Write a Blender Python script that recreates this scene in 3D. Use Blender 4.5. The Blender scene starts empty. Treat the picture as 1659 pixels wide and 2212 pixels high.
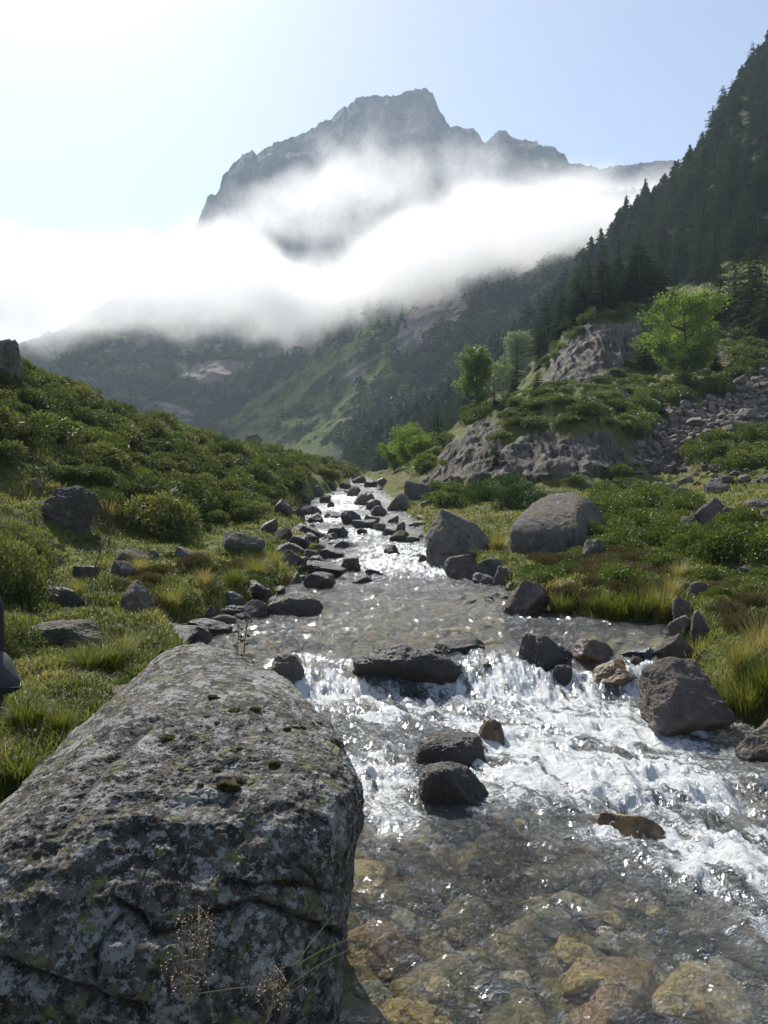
import bpy, bmesh, math
import numpy as np
from mathutils import Vector
D = bpy.data; S = bpy.context.scene; COL = S.collection
R = math.radians

# ------------------------------------------------------------------ camera, sky, sun, exposure
F = 800.0                      # focal length in pixels of a 768 x 1024 picture
DS = 2.16                      # sizes below were measured on a 1659 px wide copy of the photograph
cam = D.objects.new('camera', D.cameras.new('camera')); COL.objects.link(cam)
cam.data.sensor_fit = 'VERTICAL'; cam.data.angle_y = 2 * math.atan(0.64)
cam.rotation_euler = (R(90), 0, 0); cam.data.clip_start = 0.05; cam.data.clip_end = 20000
S.camera = cam
SUN_EL, SUN_AZ = 46.0, -24.0   # degrees; azimuth from +Y, negative is left of the view
w = D.worlds.new('World'); S.world = w; w.use_nodes = True
nt = w.node_tree
sky = nt.nodes.new('ShaderNodeTexSky'); sky.sky_type = 'NISHITA'; sky.sun_disc = False
sky.sun_elevation = R(SUN_EL); sky.sun_rotation = R(SUN_AZ); sky.altitude = 1400
sky.air_density = 1.0; sky.dust_density = 2.0; sky.ozone_density = 0.8
hs = nt.nodes.new('ShaderNodeHueSaturation'); hs.inputs['Saturation'].default_value = 0.86
nt.links.new(sky.outputs[0], hs.inputs['Color']); nt.links.new(hs.outputs[0], nt.nodes['Background'].inputs[0])
nt.nodes['Background'].inputs[1].default_value = 0.098
sl = D.lights.new('sun', 'SUN'); sl.energy = 4.6; sl.angle = R(0.53); sl.color = (1.0, 0.955, 0.88)
so = D.objects.new('sun', sl); COL.objects.link(so)
sd = Vector((math.sin(R(SUN_AZ)) * math.cos(R(SUN_EL)), math.cos(R(SUN_AZ)) * math.cos(R(SUN_EL)), math.sin(R(SUN_EL))))
so.rotation_euler = sd.to_track_quat('Z', 'Y').to_euler(); so.location = (0, 0, 60)
S.view_settings.view_transform = 'Standard'; S.view_settings.look = 'None'
S.view_settings.exposure = 0.75; S.view_settings.gamma = 1
cy = S.cycles
cy.volume_bounces = 4; cy.transparent_max_bounces = 24; cy.max_bounces = 8
cy.diffuse_bounces = 3; cy.glossy_bounces = 3; cy.transmission_bounces = 4
cy.volume_step_rate = 1.0; cy.volume_max_steps = 256
cy.use_denoising = True; cy.caustics_reflective = False; cy.caustics_refractive = False

# ------------------------------------------------------------------ numbers
def sstep(a, b, x):
    t = np.clip((x - a) / (b - a), 0, 1); return t * t * (3 - 2 * t)
_pr = np.random.default_rng(3); _PT = _pr.permutation(256); _PT = np.concatenate([_PT, _PT]); _PV = _pr.random(256) * 2 - 1
def vnoise(x, y, z):
    xi = np.floor(x).astype(np.int64); yi = np.floor(y).astype(np.int64); zi = np.floor(z).astype(np.int64)
    fx = x - xi; fy = y - yi; fz = z - zi
    fx = fx * fx * fx * (fx * (fx * 6 - 15) + 10); fy = fy * fy * fy * (fy * (fy * 6 - 15) + 10); fz = fz * fz * fz * (fz * (fz * 6 - 15) + 10)
    xi &= 255; yi &= 255; zi &= 255
    x1 = (xi + 1) & 255; y1 = (yi + 1) & 255; z1 = (zi + 1) & 255
    a0 = _PT[xi]; a1 = _PT[x1]
    b00 = _PT[a0 + yi]; b01 = _PT[a0 + y1]; b10 = _PT[a1 + yi]; b11 = _PT[a1 + y1]
    v = lambda b, q: _PV[_PT[b + q]]
    l0 = (v(b00, zi) * (1 - fx) + v(b10, zi) * fx) * (1 - fy) + (v(b01, zi) * (1 - fx) + v(b11, zi) * fx) * fy
    l1 = (v(b00, z1) * (1 - fx) + v(b10, z1) * fx) * (1 - fy) + (v(b01, z1) * (1 - fx) + v(b11, z1) * fx) * fy
    return l0 * (1 - fz) + l1 * fz
def fbm(x, y, z=0.0, oct=5, gain=0.5, ridged=False):
    x = np.asarray(x, float); y = np.asarray(y, float); z = np.zeros_like(x) + z
    s = np.zeros_like(x); a = 1.0; n = 0.0; k = 1.0
    for o in range(oct):
        v = vnoise(x * k + 17.3 * o, y * k + 5.1 * o, z * k + 9.7 * o)
        if ridged: v = 1 - 2 * np.abs(v)
        s += a * v; n += a; a *= gain; k *= 2.03
    return s / n
def worley(x, y, seed=0):
    """distance to the two nearest jittered cell points and the nearest cell's number"""
    xi = np.floor(x).astype(np.int64); yi = np.floor(y).astype(np.int64)
    f1 = np.full(x.shape, 9.0); f2 = f1.copy(); idn = np.zeros(x.shape)
    for a in (-1, 0, 1):
        for b in (-1, 0, 1):
            cx = (xi + a) & 255; cyy = (yi + b) & 255
            h = _PT[(_PT[cx] + cyy + seed) & 255]
            px = xi + a + 0.5 + 0.45 * _PV[h]; py = yi + b + 0.5 + 0.45 * _PV[(h + 91) & 255]
            d = np.hypot(px - x, py - y)
            c = d < f1
            f2 = np.where(c, f1, np.minimum(f2, d)); idn = np.where(c, _PV[(h + 37) & 255] * .5 + .5, idn); f1 = np.where(c, d, f1)
    return f1, f2, idn
def inpoly(px, py, poly):
    r = np.zeros(px.shape, bool); n = len(poly)
    for i in range(n):
        x0, y0 = poly[i]; x1, y1 = poly[(i + 1) % n]
        if y0 == y1: continue
        c = ((y0 > py) != (y1 > py)) & (px < (x1 - x0) * (py - y0) / (y1 - y0) + x0)
        r ^= c
    return r
def P(dx, dy, Y):
    return np.array([(dx / DS - 384) / F * Y, Y, (512 - dy / DS) / F * Y])
def seen(X, Y, Z):
    """where a point in front of the viewer lies on the photograph (in the same units as DS)"""
    return (X / Y * F + 384) * DS, (512 - Z / Y * F) * DS

# ------------------------------------------------------------------ the lie of the land
ZW = np.array([(-6, -2.10), (0, -2.06), (3, -2.04), (6.5, -2.0), (8.35, -1.97), (8.95, -1.64), (12, -1.60), (18, -1.5), (24, -1.16), (30, -0.75), (40, -0.02),
               (50, 0.7), (60, 1.47), (80, 3.05), (95, 4.1), (120, 5.2), (400, 20)])
def zwat(Y): return np.interp(Y, ZW[:, 0], ZW[:, 1])
EL = np.array([(-6, -2.3), (2.9, -2.3), (3.6, -1.9), (4.4, -1.2), (5.2, -1.05), (7, -1.5), (9, -2.1), (10.4, -2.7), (12, -2.35), (14, -1.9), (18, -1.8), (22, -1.6), (26, -2.0), (30, -2.7), (38, -4.3), (50, -4.4), (60, -3.8), (80, -3.1), (95, -3.6), (120, -5)])
ER = np.array([(-6, 7), (3, 5.2), (5, 3.9), (6.5, 3.4), (8, 3.05), (9.2, 3.3), (10.6, 3.9), (11.4, 3.9), (12, 3.1), (12.7, 2.45), (14, 2.15), (18, 2.6), (20, 1.7), (22, 1.25), (26, 1.3), (30, 1.5), (38, 1.1), (50, .6), (60, -.3), (80, -1.7), (95, -2.5), (120, -4)])
def edges(Y): return np.interp(Y, EL[:, 0], EL[:, 1]), np.interp(Y, ER[:, 0], ER[:, 1])
CP = []
def cp(X, Y, Z): CP.append((X, Y, Z))
def cq(dx, dy, Y, drop=0.0):
    p = P(dx, dy, Y); CP.append((p[0], p[1], p[2] - drop))
for q in [(-3, -3, -1.2), (0, -3, -1.4), (3, -3, -1.5), (7, -3, -1.3), (-1.2, 2, -1.38), (-1.8, 5, -1.34), (-3.2, 3, -1.25), (-6, 1, -.9), (-9, -1, 0.2), (-2.6, 8, -1.34), (-3.3, 10, -1.26), (-5, 8, -1.1),
          (-8, 8, -.55), (-3, 14, -1.2), (-5, 14, -1.0), (-8, 14, -.75), (-14, 10, 1.2), (-2.6, 18, -1.12), (-4.5, 20, -.95), (-7, 18, -.75), (-3, 24, -.8),
          (6, 2, -1.4), (9, 3, -1.0), (4.6, 7, -1.4), (3.6, 8.5, -1.42), (6, 9, -1.2), (4.8, 12.5, -1.2), (3.4, 14, -1.25), (3.5, 17, -1.2), (6, 16, -1.0), (9, 14, -.8), (14, 12, -.2), (8, 22, -.65), (3, 21, -1.05), (2.4, 26, -.75), (12, 27, 0), (20, 25, 1.0), (3.2, 32, -.35), (6, 34, .2)]: cp(*q)
for q in [(0, 930, 22, .3), (0, 805, 27, .8), (120, 1010, 21, .2), (200, 950, 26, .4), (165, 842, 33, .8), (300, 895, 41, .9), (300, 1030, 27, .3), (420, 922, 51, 1), (420, 1040, 31, .2), (530, 957, 64, 1), (530, 1060, 36, .2), (620, 968, 82, 1.2), (620, 1040, 45, 0),
          (700, 986, 98, 1.4), (700, 1030, 65, 0), (770, 1010, 116, 1.2), (740, 1028, 88, 0), (560, 1100, 31, 0), (-250, 700, 30, 0), (-500, 600, 40, 0),
          (1600, 1090, 30, 0), (1600, 1050, 42, 0), (1000, 1082, 40, 0), (900, 1062, 50, 0), (860, 1045, 62, 0), (1850, 1050, 40, 0),
          (1000, 1030, 52, 0), (1150, 1012, 52, 0), (1330, 1010, 52, 0), (930, 1036, 56, 0), (1020, 950, 58, 0), (1085, 925, 56.5, 0), (1200, 890, 57, 0), (1330, 895, 57, 0), (1390, 960, 60, 0),
          (1120, 862, 68, 0), (1300, 852, 68, 0), (1000, 900, 72, .5), (940, 960, 70, 0), (900, 1010, 75, 0), (1195, 846, 86, 0), (1350, 792, 88, 0), (1285, 694, 93, 0), (1375, 694, 95, 0), (1165, 800, 98, 0), (1120, 840, 104, 0), (1430, 690, 100, 0), (1410, 640, 115, 0), (1250, 705, 112, 0), (1180, 760, 120, 2),
          (1480, 835, 76, 0), (1600, 730, 100, 0), (1700, 690, 110, 0), (1560, 900, 66, 0), (1659, 795, 80, 0), (1400, 1000, 55, 0), (1560, 990, 54, 0), (1659, 960, 58, 0), (1800, 850, 70, 0), (2200, 700, 80, 0), (2200, 950, 40, 0),
          (1659, 80, 250, 10), (1570, 150, 260, 14), (1500, 290, 280, 20), (1380, 360, 300, 18), (1300, 520, 330, 18), (1230, 580, 340, 17), (1100, 700, 350, 15), (1000, 790, 340, 14), (870, 880, 320, 13), (760, 950, 280, 12),
          (1650, 600, 140, 0), (1400, 600, 190, 8), (1300, 680, 180, 9), (1200, 780, 170, 9), (1080, 860, 150, 9), (960, 950, 150, 7), (860, 1000, 140, 4), (800, 1020, 120, 2), (2000, 100, 220, 0), (2300, -100, 260, 0), (2300, 400, 150, 0),
          (1659, 250, 380, 0), (1400, 560, 400, 0), (1100, 820, 420, 0), (800, 960, 420, 8), (400, 960, 420, 8), (0, 960, 420, 8), (-600, 900, 420, 0), (600, 985, 200, 4), (300, 985, 150, 3), (0, 960, 120, 0), (-600, 850, 150, 0), (100, 985, 70, 0), (2400, 0, 420, 0)]: cq(*q)
CP = np.array(CP)
def uv(X, Y): return 2.2 * X / (Y + 5), np.log(Y + 5)
def _U(r2): return 0.5 * r2 * np.log(r2 + 1e-9)
cu, cv = uv(CP[:, 0], CP[:, 1]); ct = CP[:, 2] / (CP[:, 1] + 5); n = len(CP)
A = np.zeros((n + 3, n + 3)); A[:n, :n] = _U((cu[:, None] - cu) ** 2 + (cv[:, None] - cv) ** 2) + np.eye(n) * 2e-3
A[:n, n] = 1; A[:n, n + 1] = cu; A[:n, n + 2] = cv; A[n:, :n] = A[:n, n:].T
WT = np.linalg.solve(A, np.concatenate([ct, [0, 0, 0]]))
def land(X, Y):
    sh = X.shape; x, y = uv(X.ravel(), Y.ravel()); o = np.empty(x.size)
    for i in range(0, x.size, 100000):
        a = x[i:i + 100000]; b = y[i:i + 100000]
        o[i:i + 100000] = _U((a[:, None] - cu) ** 2 + (b[:, None] - cv) ** 2) @ WT[:n] + WT[n] + a * WT[n + 1] + b * WT[n + 2]
    return (o * (Y.ravel() + 5)).reshape(sh)
# grid of the ground sheet: columns of u = X/(Y+5), rows of v = log(Y+5)
NU = 760
GU = np.concatenate([np.linspace(-1.5, -.56, 80, endpoint=False), np.linspace(-.56, .56, NU - 160), np.linspace(.56, 1.6, 81)[1:]])
GV = np.concatenate([np.linspace(math.log(1.2), math.log(43), 560, endpoint=False), np.linspace(math.log(43), math.log(135), 480, endpoint=False), np.linspace(math.log(135), math.log(425), 180)])
NV = len(GV)
uu, vv = np.meshgrid(GU, GV); gY = np.exp(vv) - 5; gX = uu * (gY + 5)
# the smooth land is fitted on a coarse grid and interpolated
def bil(grid, gu, gv, u, v):
    i = np.clip(np.searchsorted(gu, u) - 1, 0, len(gu) - 2); j = np.clip(np.searchsorted(gv, v) - 1, 0, len(gv) - 2)
    a = np.clip((u - gu[i]) / (gu[i + 1] - gu[i]), 0, 1); b = np.clip((v - gv[j]) / (gv[j + 1] - gv[j]), 0, 1)
    return (grid[j, i] * (1 - a) + grid[j, i + 1] * a) * (1 - b) + (grid[j + 1, i] * (1 - a) + grid[j + 1, i + 1] * a) * b
_cu = np.linspace(-1.55, 1.65, 260); _cv = np.linspace(math.log(1.1), math.log(430), 260)
_a, _b = np.meshgrid(_cu, _cv); _y = np.exp(_b) - 5
LG = land(_a * (_y + 5), _y) / (_y + 5)
T0 = bil(LG, _cu, _cv, uu, vv) * (gY + 5)
zw = zwat(gY); el, er = edges(gY)
edge_wob = fbm(gX * .9, gY * .9, 3.3, 4) * .45
dd = np.maximum(el - gX, gX - er) + edge_wob * (0.5 + 0.01 * gY)
far_ = sstep(105, 125, gY); dd = dd + far_ * 30
relief = fbm(gX * .55, gY * .55, 1.0, 5) * (.16 + .006 * gY) + fbm(gX * 3, gY * 3, 2.0, 4) * (.05 + .001 * gY)
hum1, hum2, _ = worley(gX * 1.3 + fbm(gX, gY, 8., 3) * .8, gY * 1.3)
hummock = (sstep(0, .7, .75 - hum1) - .4) * .12 * sstep(.3, 1.2, dd) * (1 - sstep(20, 40, gY))
land_ = np.maximum(T0 + relief * sstep(.1, 1.0, dd) + hummock, zw + .14 * sstep(0, .4, dd))
wb = .32 + .012 * gY
bed_n = fbm(gX * 1.1, gY * 1.1, 4.4, 4) * .12
c1, c2, cid = worley(gX * 2.3 + fbm(gX * 2, gY * 2, 5., 2) * .3, gY * 1.9 + fbm(gX * 2, gY * 2, 7., 2) * .3, 11)
k1, k2, kid = worley(gX * 6.5, gY * 5.5, 23)
stone = np.sqrt(np.clip(c2 - c1, 0, 1)) * (.05 + .14 * cid) + np.sqrt(np.clip(k2 - k1, 0, 1)) * .035
bed = zw - .10 - .40 * sstep(0, 1.3, -dd) + (bed_n + stone) * sstep(.1, .7, -dd)
bed = np.minimum(bed, zw - .05)
gZ = np.where(dd > 0, (zw - .10) + (land_ - zw + .10) * sstep(0, 1, dd / wb), bed)
def vert_ground(X, Y):
    return bil(gZ, GU, GV, X / (Y + 5), np.log(Y + 5))
def surf(X, Y):
    a, b = edges(Y); zg = vert_ground(X, Y)
    return np.where((X > a - .3) & (X < b + .3) & (Y < 118), np.maximum(zg, zwat(Y)), zg)
_RY = np.exp(np.linspace(math.log(1.6), math.log(400), 2600))
def hit(dx, dy, ymin=1.6):
    a, b = (dx / DS - 384) / F, (512 - dy / DS) / F
    z = surf(a * _RY, _RY); ok = (z >= b * _RY) & (_RY > ymin)
    i = int(np.argmax(ok)) if ok.any() else len(_RY) - 1
    return np.array([a * _RY[i], _RY[i], z[i]])

# ------------------------------------------------------------------ mesh and node helpers
def mesh(name, V, faces, mat=None, parent=None, attrs=None, smooth=True, obj=True, loc=(0, 0, 0)):
    """faces: one (n,k) array or a list of such arrays"""
    if isinstance(faces, np.ndarray): faces = [faces]
    faces = [np.asarray(f, np.int32) for f in faces if len(f)]
    me = D.meshes.new(name); V = np.asarray(V, np.float32)
    me.vertices.add(len(V)); me.vertices.foreach_set('co', V.ravel())
    idx = np.concatenate([f.ravel() for f in faces]); tot = np.concatenate([np.full(len(f), f.shape[1], np.int32) for f in faces])
    me.loops.add(len(idx)); me.loops.foreach_set('vertex_index', idx)
    me.polygons.add(len(tot)); me.polygons.foreach_set('loop_start', np.concatenate([[0], np.cumsum(tot)[:-1]]).astype(np.int32))
    me.polygons.foreach_set('use_smooth', np.full(len(tot), smooth))
    me.update(calc_edges=True)
    for k, v in (attrs or {}).items():
        a = me.attributes.new(k, 'FLOAT', 'POINT'); a.data.foreach_set('value', np.asarray(v, np.float32).ravel())
    if mat is not None: me.materials.append(mat)
    if not obj: return me
    o = D.objects.new(name, me); COL.objects.link(o); o.parent = parent; o.location = loc
    return o
def put(name, me, loc=(0, 0, 0), rot=(0, 0, 0), sc=(1, 1, 1), parent=None):
    o = D.objects.new(name, me); COL.objects.link(o); o.location = loc; o.rotation_euler = rot
    o.scale = sc if hasattr(sc, '__len__') else (sc, sc, sc); o.parent = parent
    return o
def empty(name, loc, rz=0.0, sc=1.0):
    o = D.objects.new(name, None); COL.objects.link(o); o.location = loc; o.rotation_euler = (0, 0, rz); o.empty_display_size = .2
    o.scale = sc if hasattr(sc, '__len__') else (sc, sc, sc)
    return o
def tag(o, label=None, cat=None, group=None, kind=None):
    if label: o['label'] = label
    if cat: o['category'] = cat
    if group: o['group'] = group
    if kind: o['kind'] = kind
    return o
def gridfaces(nr, nc):
    i = np.arange(nr * nc).reshape(nr, nc)
    return np.stack([i[:-1, :-1].ravel(), i[:-1, 1:].ravel(), i[1:, 1:].ravel(), i[1:, :-1].ravel()], 1)

class M:
    def __init__(s, name):
        s.m = D.materials.new(name); s.m.use_nodes = True; s.t = s.m.node_tree; s.t.nodes.clear()
        s.out = s.t.nodes.new('ShaderNodeOutputMaterial')
    def set(s, inp, v):
        if v is None: return
        if isinstance(v, bpy.types.NodeSocket): s.t.links.new(v, inp)
        elif isinstance(v, (tuple, list)) and inp.type == 'RGBA' and len(v) == 3: inp.default_value = (*v, 1)
        else: inp.default_value = v
    def n(s, typ, props=None, **kw):
        nd = s.t.nodes.new('ShaderNode' + typ)
        for k, v in (props or {}).items(): setattr(nd, k, v)
        for k, v in kw.items():
            k = k.replace('_', ' ')
            s.set(nd.inputs[int(k[1:]) if k[0] == 'i' and k[1:].isdigit() else k], v)
        return nd
    def noise(s, vec, scale, detail=6, rough=.55, dist=0.0):
        return s.n('TexNoise', Vector=vec, Scale=scale, Detail=detail, Roughness=rough, Distortion=dist).outputs[0]
    def math(s, op, a, b=None, c=None, clamp=False):
        nd = s.n('Math', {'operation': op, 'use_clamp': clamp}); s.set(nd.inputs[0], a); s.set(nd.inputs[1], b); s.set(nd.inputs[2], c)
        return nd.outputs[0]
    def sm(s, x, a, b):
        nd = s.n('MapRange', {'interpolation_type': 'SMOOTHSTEP'}, Value=x); nd.inputs[1].default_value = a; nd.inputs[2].default_value = b
        return nd.outputs[0]
    def mix(s, f, a, b, blend='MIX'):
        nd = s.n('Mix', {'data_type': 'RGBA', 'blend_type': blend}); s.set(nd.inputs[0], f); s.set(nd.inputs[6], a); s.set(nd.inputs[7], b)
        return nd.outputs[2]
    def ramp(s, f, stops):
        nd = s.n('ValToRGB', Fac=f); e = nd.color_ramp.elements
        while len(e) < len(stops): e.new(.5)
        for q, (p, c) in zip(e, stops): q.position = p; q.color = (*c, 1)
        return nd.outputs[0]
    def attr(s, name): return s.n('Attribute', {'attribute_name': name}).outputs['Fac']
    def pos(s): return s.n('NewGeometry').outputs['Position']
    def scaled(s, vec, x, y, z):
        nd = s.n('VectorMath', {'operation': 'MULTIPLY'}); s.set(nd.inputs[0], vec); nd.inputs[1].default_value = (x, y, z); return nd.outputs[0]
    def bump(s, h, strength=.5, dist=.02, normal=None):
        return s.n('Bump', Height=h, Strength=strength, Distance=dist, Normal=normal).outputs[0]
    def pbr(s, **kw):
        b = s.n('BsdfPrincipled', **kw); s.t.links.new(b.outputs[0], s.out.inputs[0]); return b

# ------------------------------------------------------------------ ground, rock faces, stream bed
px_, py_ = seen(gX, np.maximum(gY, 1), gZ)
jx = fbm(gX * .8, gY * .8, gZ * .8, 4); jy = fbm(gX * .8, gY * .8, gZ * .8 + 40, 4)
def region(poly, y0, y1, jit=14):
    return (inpoly(px_ + jx * jit * 1.6, py_ + jy * jit * 1.6, poly) & (gY > y0) & (gY < y1)).astype(float)
def blur(a, k=2):
    for _ in range(k):
        b = a.copy(); b[1:-1, 1:-1] = (a[:-2, 1:-1] + a[2:, 1:-1] + a[1:-1, :-2] + a[1:-1, 2:] + 2 * a[1:-1, 1:-1]) / 6; a = b
    return a
rock = np.maximum.reduce([
    region([(900, 1056), (985, 950), (1040, 905), (1085, 925), (1080, 1000), (1045, 1034)], 48, 90, 8),
    region([(1065, 1000), (1100, 955), (1160, 930), (1230, 940), (1290, 935), (1345, 965), (1352, 1018), (1200, 1026), (1060, 1030)], 48, 70, 14),
    region([(1168, 858), (1180, 790), (1230, 725), (1275, 692), (1320, 708), (1380, 700), (1392, 745), (1330, 805), (1260, 838), (1200, 862)], 78, 130, 8),
    region([(990, 865), (1010, 850), (1016, 935), (990, 930)], 90, 160, 6), region([(1540, 745), (1590, 755), (1575, 790), (1545, 775)], 60, 140, 8)])
rk = blur(rock, 3); scr = blur(region([(1675, 755), (1675, 905), (1600, 925), (1540, 960), (1490, 1005), (1430, 1016), (1362, 1012), (1362, 960), (1415, 920), (1430, 885), (1510, 868), (1570, 830), (1610, 790)], 45, 130, 8), 3)
crag = fbm(gX * .55, gZ * .22, gY * .2, 6, .55, True); crag3 = fbm(gX * 1.3, gZ * .16, gY * .15, 5, .6, True); crag2 = fbm(gX * 1.6, gZ * .9, gY * .5, 5, .55, True)
mX = gX.copy(); mY = gY - rk * (crag * .35 + crag2 * .35 + crag3 * .6) * (gY / 60); mZ = gZ + rk * fbm(gX, gY, gZ, 4) * .5
hillbump = (fbm(gX * .5, gY * .5, 9., 5) * .5 + fbm(gX * 1.7, gY * 1.1, 12., 4, .6) * .45) * sstep(36, 55, gY) * (1 - rk) * sstep(3, 8, dd)
mZ = mZ + hillbump
bedm = sstep(.12, -.1, dd)
flat_path = 1 - sstep(.8, 1.25, np.hypot((gX + 1.65) / .45, (gY - 6.3) / .6))
FOR = [(1700, 70), (1640, 110), (1570, 170), (1500, 310), (1380, 385), (1335, 480), (1300, 560), (1230, 615), (1100, 735), (1000, 825), (870, 905), (760, 965), (715, 985), (740, 1005), (820, 1022), (850, 1000), (950, 975), (1000, 905), (1060, 855), (1150, 770), (1235, 690), (1320, 645), (1420, 620), (1540, 610), (1560, 560), (1700, 560)]
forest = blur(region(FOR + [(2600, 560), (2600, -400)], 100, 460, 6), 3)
m = M('ground')
pos = m.pos()
n1 = m.noise(pos, .45, 6); n2 = m.noise(pos, 2.3, 8, .62); n3 = m.noise(pos, 14, 6, .65); n4 = m.noise(pos, 55, 4, .6)
grass_c = m.ramp(m.math('ADD', m.math('MULTIPLY', n1, .55), m.math('MULTIPLY', n2, .45)), [(.34, (.05, .055, .016)), (.44, (.09, .11, .022)), (.52, (.15, .155, .032)), (.60, (.18, .15, .045)), (.70, (.12, .085, .042))])
grass_c = m.mix(m.sm(n3, .35, .75), grass_c, (.035, .04, .012))
soil = m.mix(n4, (.05, .038, .026), (.12, .09, .06))
grass_c = m.mix(m.sm(n2, .60, .70), grass_c, soil)
rn = m.noise(m.scaled(pos, 1.0, .5, .35), 1.1, 9, .65); rn2 = m.noise(pos, 6, 8, .7)
rock_c = m.ramp(rn, [(.3, (.06, .052, .045)), (.45, (.20, .175, .145)), (.58, (.31, .272, .225)), (.75, (.41, .37, .32))])
rock_c = m.mix(m.sm(rn2, .55, .68), rock_c, (.045, .045, .035))
rock_c = m.mix(m.sm(m.noise(pos, .9, 5), .58, .66), rock_c, (.09, .095, .03))
cell = m.attr('cell'); cell2 = m.attr('cellb')
bed_c = m.ramp(m.math('FRACT', m.math('ADD', m.math('MULTIPLY', cell, .8), m.math('MULTIPLY', cell2, .35))),
               [(0, (.16, .165, .12)), (.16, (.42, .31, .12)), (.32, (.22, .22, .145)), (.48, (.48, .37, .21)), (.64, (.13, .135, .125)), (.8, (.40, .33, .14)), (1, (.32, .20, .11))])
bed_c = m.mix(m.sm(n3, .45, .7), bed_c, (.085, .08, .05)); bed_c = m.mix(m.attr('gap'), bed_c, (.035, .035, .028))
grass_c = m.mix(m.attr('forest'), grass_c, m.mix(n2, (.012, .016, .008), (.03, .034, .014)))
rock_c = m.mix(m.math('MULTIPLY', m.sm(m.noise(m.scaled(pos, 1.6, .6, .35), 2.6, 9, .72), .54, .60), .8), rock_c, (.38, .355, .33)); rock_c = m.mix(m.math('MULTIPLY', m.sm(m.noise(m.scaled(pos, 1.8, .8, .22), 1.7, 9, .7), .55, .62), .85), rock_c, (.035, .032, .028))
c = m.mix(m.attr('rock'), grass_c, rock_c); c = m.mix(m.attr('bed'), c, bed_c)
c = m.mix(m.attr('path'), c, m.mix(n4, (.12, .095, .08), (.26, .22, .195)))
hgt = m.math('ADD', m.math('MULTIPLY', n3, .6), m.math('MULTIPLY', n4, .4))
bm_ = m.bump(hgt, .8, .06)
bm_ = m.bump(m.math('MULTIPLY', rn2, m.attr('rock')), 1.0, .5, bm_)
m.pbr(Base_Color=c, Roughness=m.n('MapRange', Value=m.attr('bed'), To_Min=.95, To_Max=.55).outputs[0], Normal=bm_, Specular_IOR_Level=.25)
GROUND_M = m.m
gap = sstep(.22, .04, c2 - c1) * .8 * bedm
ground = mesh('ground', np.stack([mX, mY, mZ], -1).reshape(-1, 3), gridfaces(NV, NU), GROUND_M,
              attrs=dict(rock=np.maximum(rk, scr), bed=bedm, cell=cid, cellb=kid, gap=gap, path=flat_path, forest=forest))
tag(ground, 'mossy grass banks and heathery slopes on both sides of the stream', kind='structure')
# a last check of the land for planting: the surface as built
gZ = mZ

# ------------------------------------------------------------------ the far mountain
MD = np.concatenate([np.linspace(-900, -20, 60, endpoint=False), np.linspace(-20, 1420, 560, endpoint=False), np.linspace(1420, 2600, 60)])
ROWS = []
def row(Y, pts): ROWS.append((np.interp(MD, *zip(*Y)), np.interp(MD, *zip(*pts))))
row([(-900, 380), (2600, 330)], [(-900, 1040), (2600, 1040)])
row([(-900, 560), (500, 520), (760, 430), (1000, 390), (2600, 430)], [(-900, 980), (0, 950), (350, 945), (500, 962), (700, 968), (850, 950), (1000, 900), (1300, 800), (2600, 800)])
row([(-900, 650), (350, 660), (500, 640), (620, 560), (760, 500), (900, 470), (2600, 480)], [(-900, 960), (0, 860), (350, 850), (500, 870), (620, 870), (760, 830), (900, 770), (1050, 690), (1200, 620), (1400, 560), (2600, 500)])
row([(-900, 760), (200, 780), (500, 840), (620, 780), (760, 680), (900, 600), (1050, 580), (2600, 600)], [(-900, 950), (-300, 880), (40, 778), (200, 730), (350, 722), (500, 735), (620, 715), (760, 680), (900, 630), (1050, 570), (1200, 520), (1400, 450), (2600, 400)])
row([(-900, 900), (250, 930), (420, 1040), (560, 1130), (1400, 1180), (2600, 1150)], [(-900, 940), (-300, 860), (50, 771), (130, 745), (350, 640), (500, 600), (620, 560), (760, 520), (900, 480), (1100, 425), (1400, 410), (2600, 420)])
SIL = [(-900, 930), (-300, 850), (50, 768), (130, 745), (250, 660), (380, 545), (420, 508), (432, 480), (440, 462), (447, 430), (458, 424), (468, 426), (480, 415), (492, 385), (503, 365), (520, 347), (532, 332), (545, 331), (556, 340), (600, 312), (640, 296),
       (690, 270), (740, 240), (775, 220), (785, 215), (860, 209), (875, 202), (893, 197), (900, 190), (915, 193), (925, 202), (935, 208), (942, 225), (950, 245), (962, 262), (975, 277), (1020, 280), (1032, 292), (1045, 312), (1058, 302), (1075, 290), (1090, 289), (1102, 297), (1130, 305), (1150, 308), (1175, 322), (1192, 332), (1200, 340), (1210, 338), (1218, 352), (1222, 364),
       (1260, 366), (1300, 369), (1330, 367), (1365, 366), (1500, 360), (1700, 420), (2600, 520)]
row([(-900, 1000), (380, 1150), (500, 1260), (700, 1340), (2600, 1400)], SIL)
row([(-900, 1150), (2600, 1700)], [(q[0], q[1] + 110) for q in SIL])
row([(-900, 1900), (2600, 2200)], [(-900, 1000), (2600, 1000)])
NR = [6, 46, 60, 70, 150, 30, 10]
VY = []; VD = []; RR = []
for i, k in enumerate(NR):
    t = np.linspace(0, 1, k, endpoint=(i == len(NR) - 1))[:, None]
    VY.append(ROWS[i][0] * (1 - t) + ROWS[i + 1][0] * t); VD.append(ROWS[i][1] * (1 - t) + ROWS[i + 1][1] * t); RR.append(t + i + 0 * ROWS[0][0])
VY = np.concatenate(VY); VD = np.concatenate(VD); RR = np.concatenate(RR); md = MD + 0 * VY
X_ = (md / DS - 384) / F * VY; Z_ = (512 - VD / DS) / F * VY
amp = sstep(.3, 1.5, RR) * (1 - .80 * np.exp(-((RR - 5) / .12) ** 2))
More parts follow.
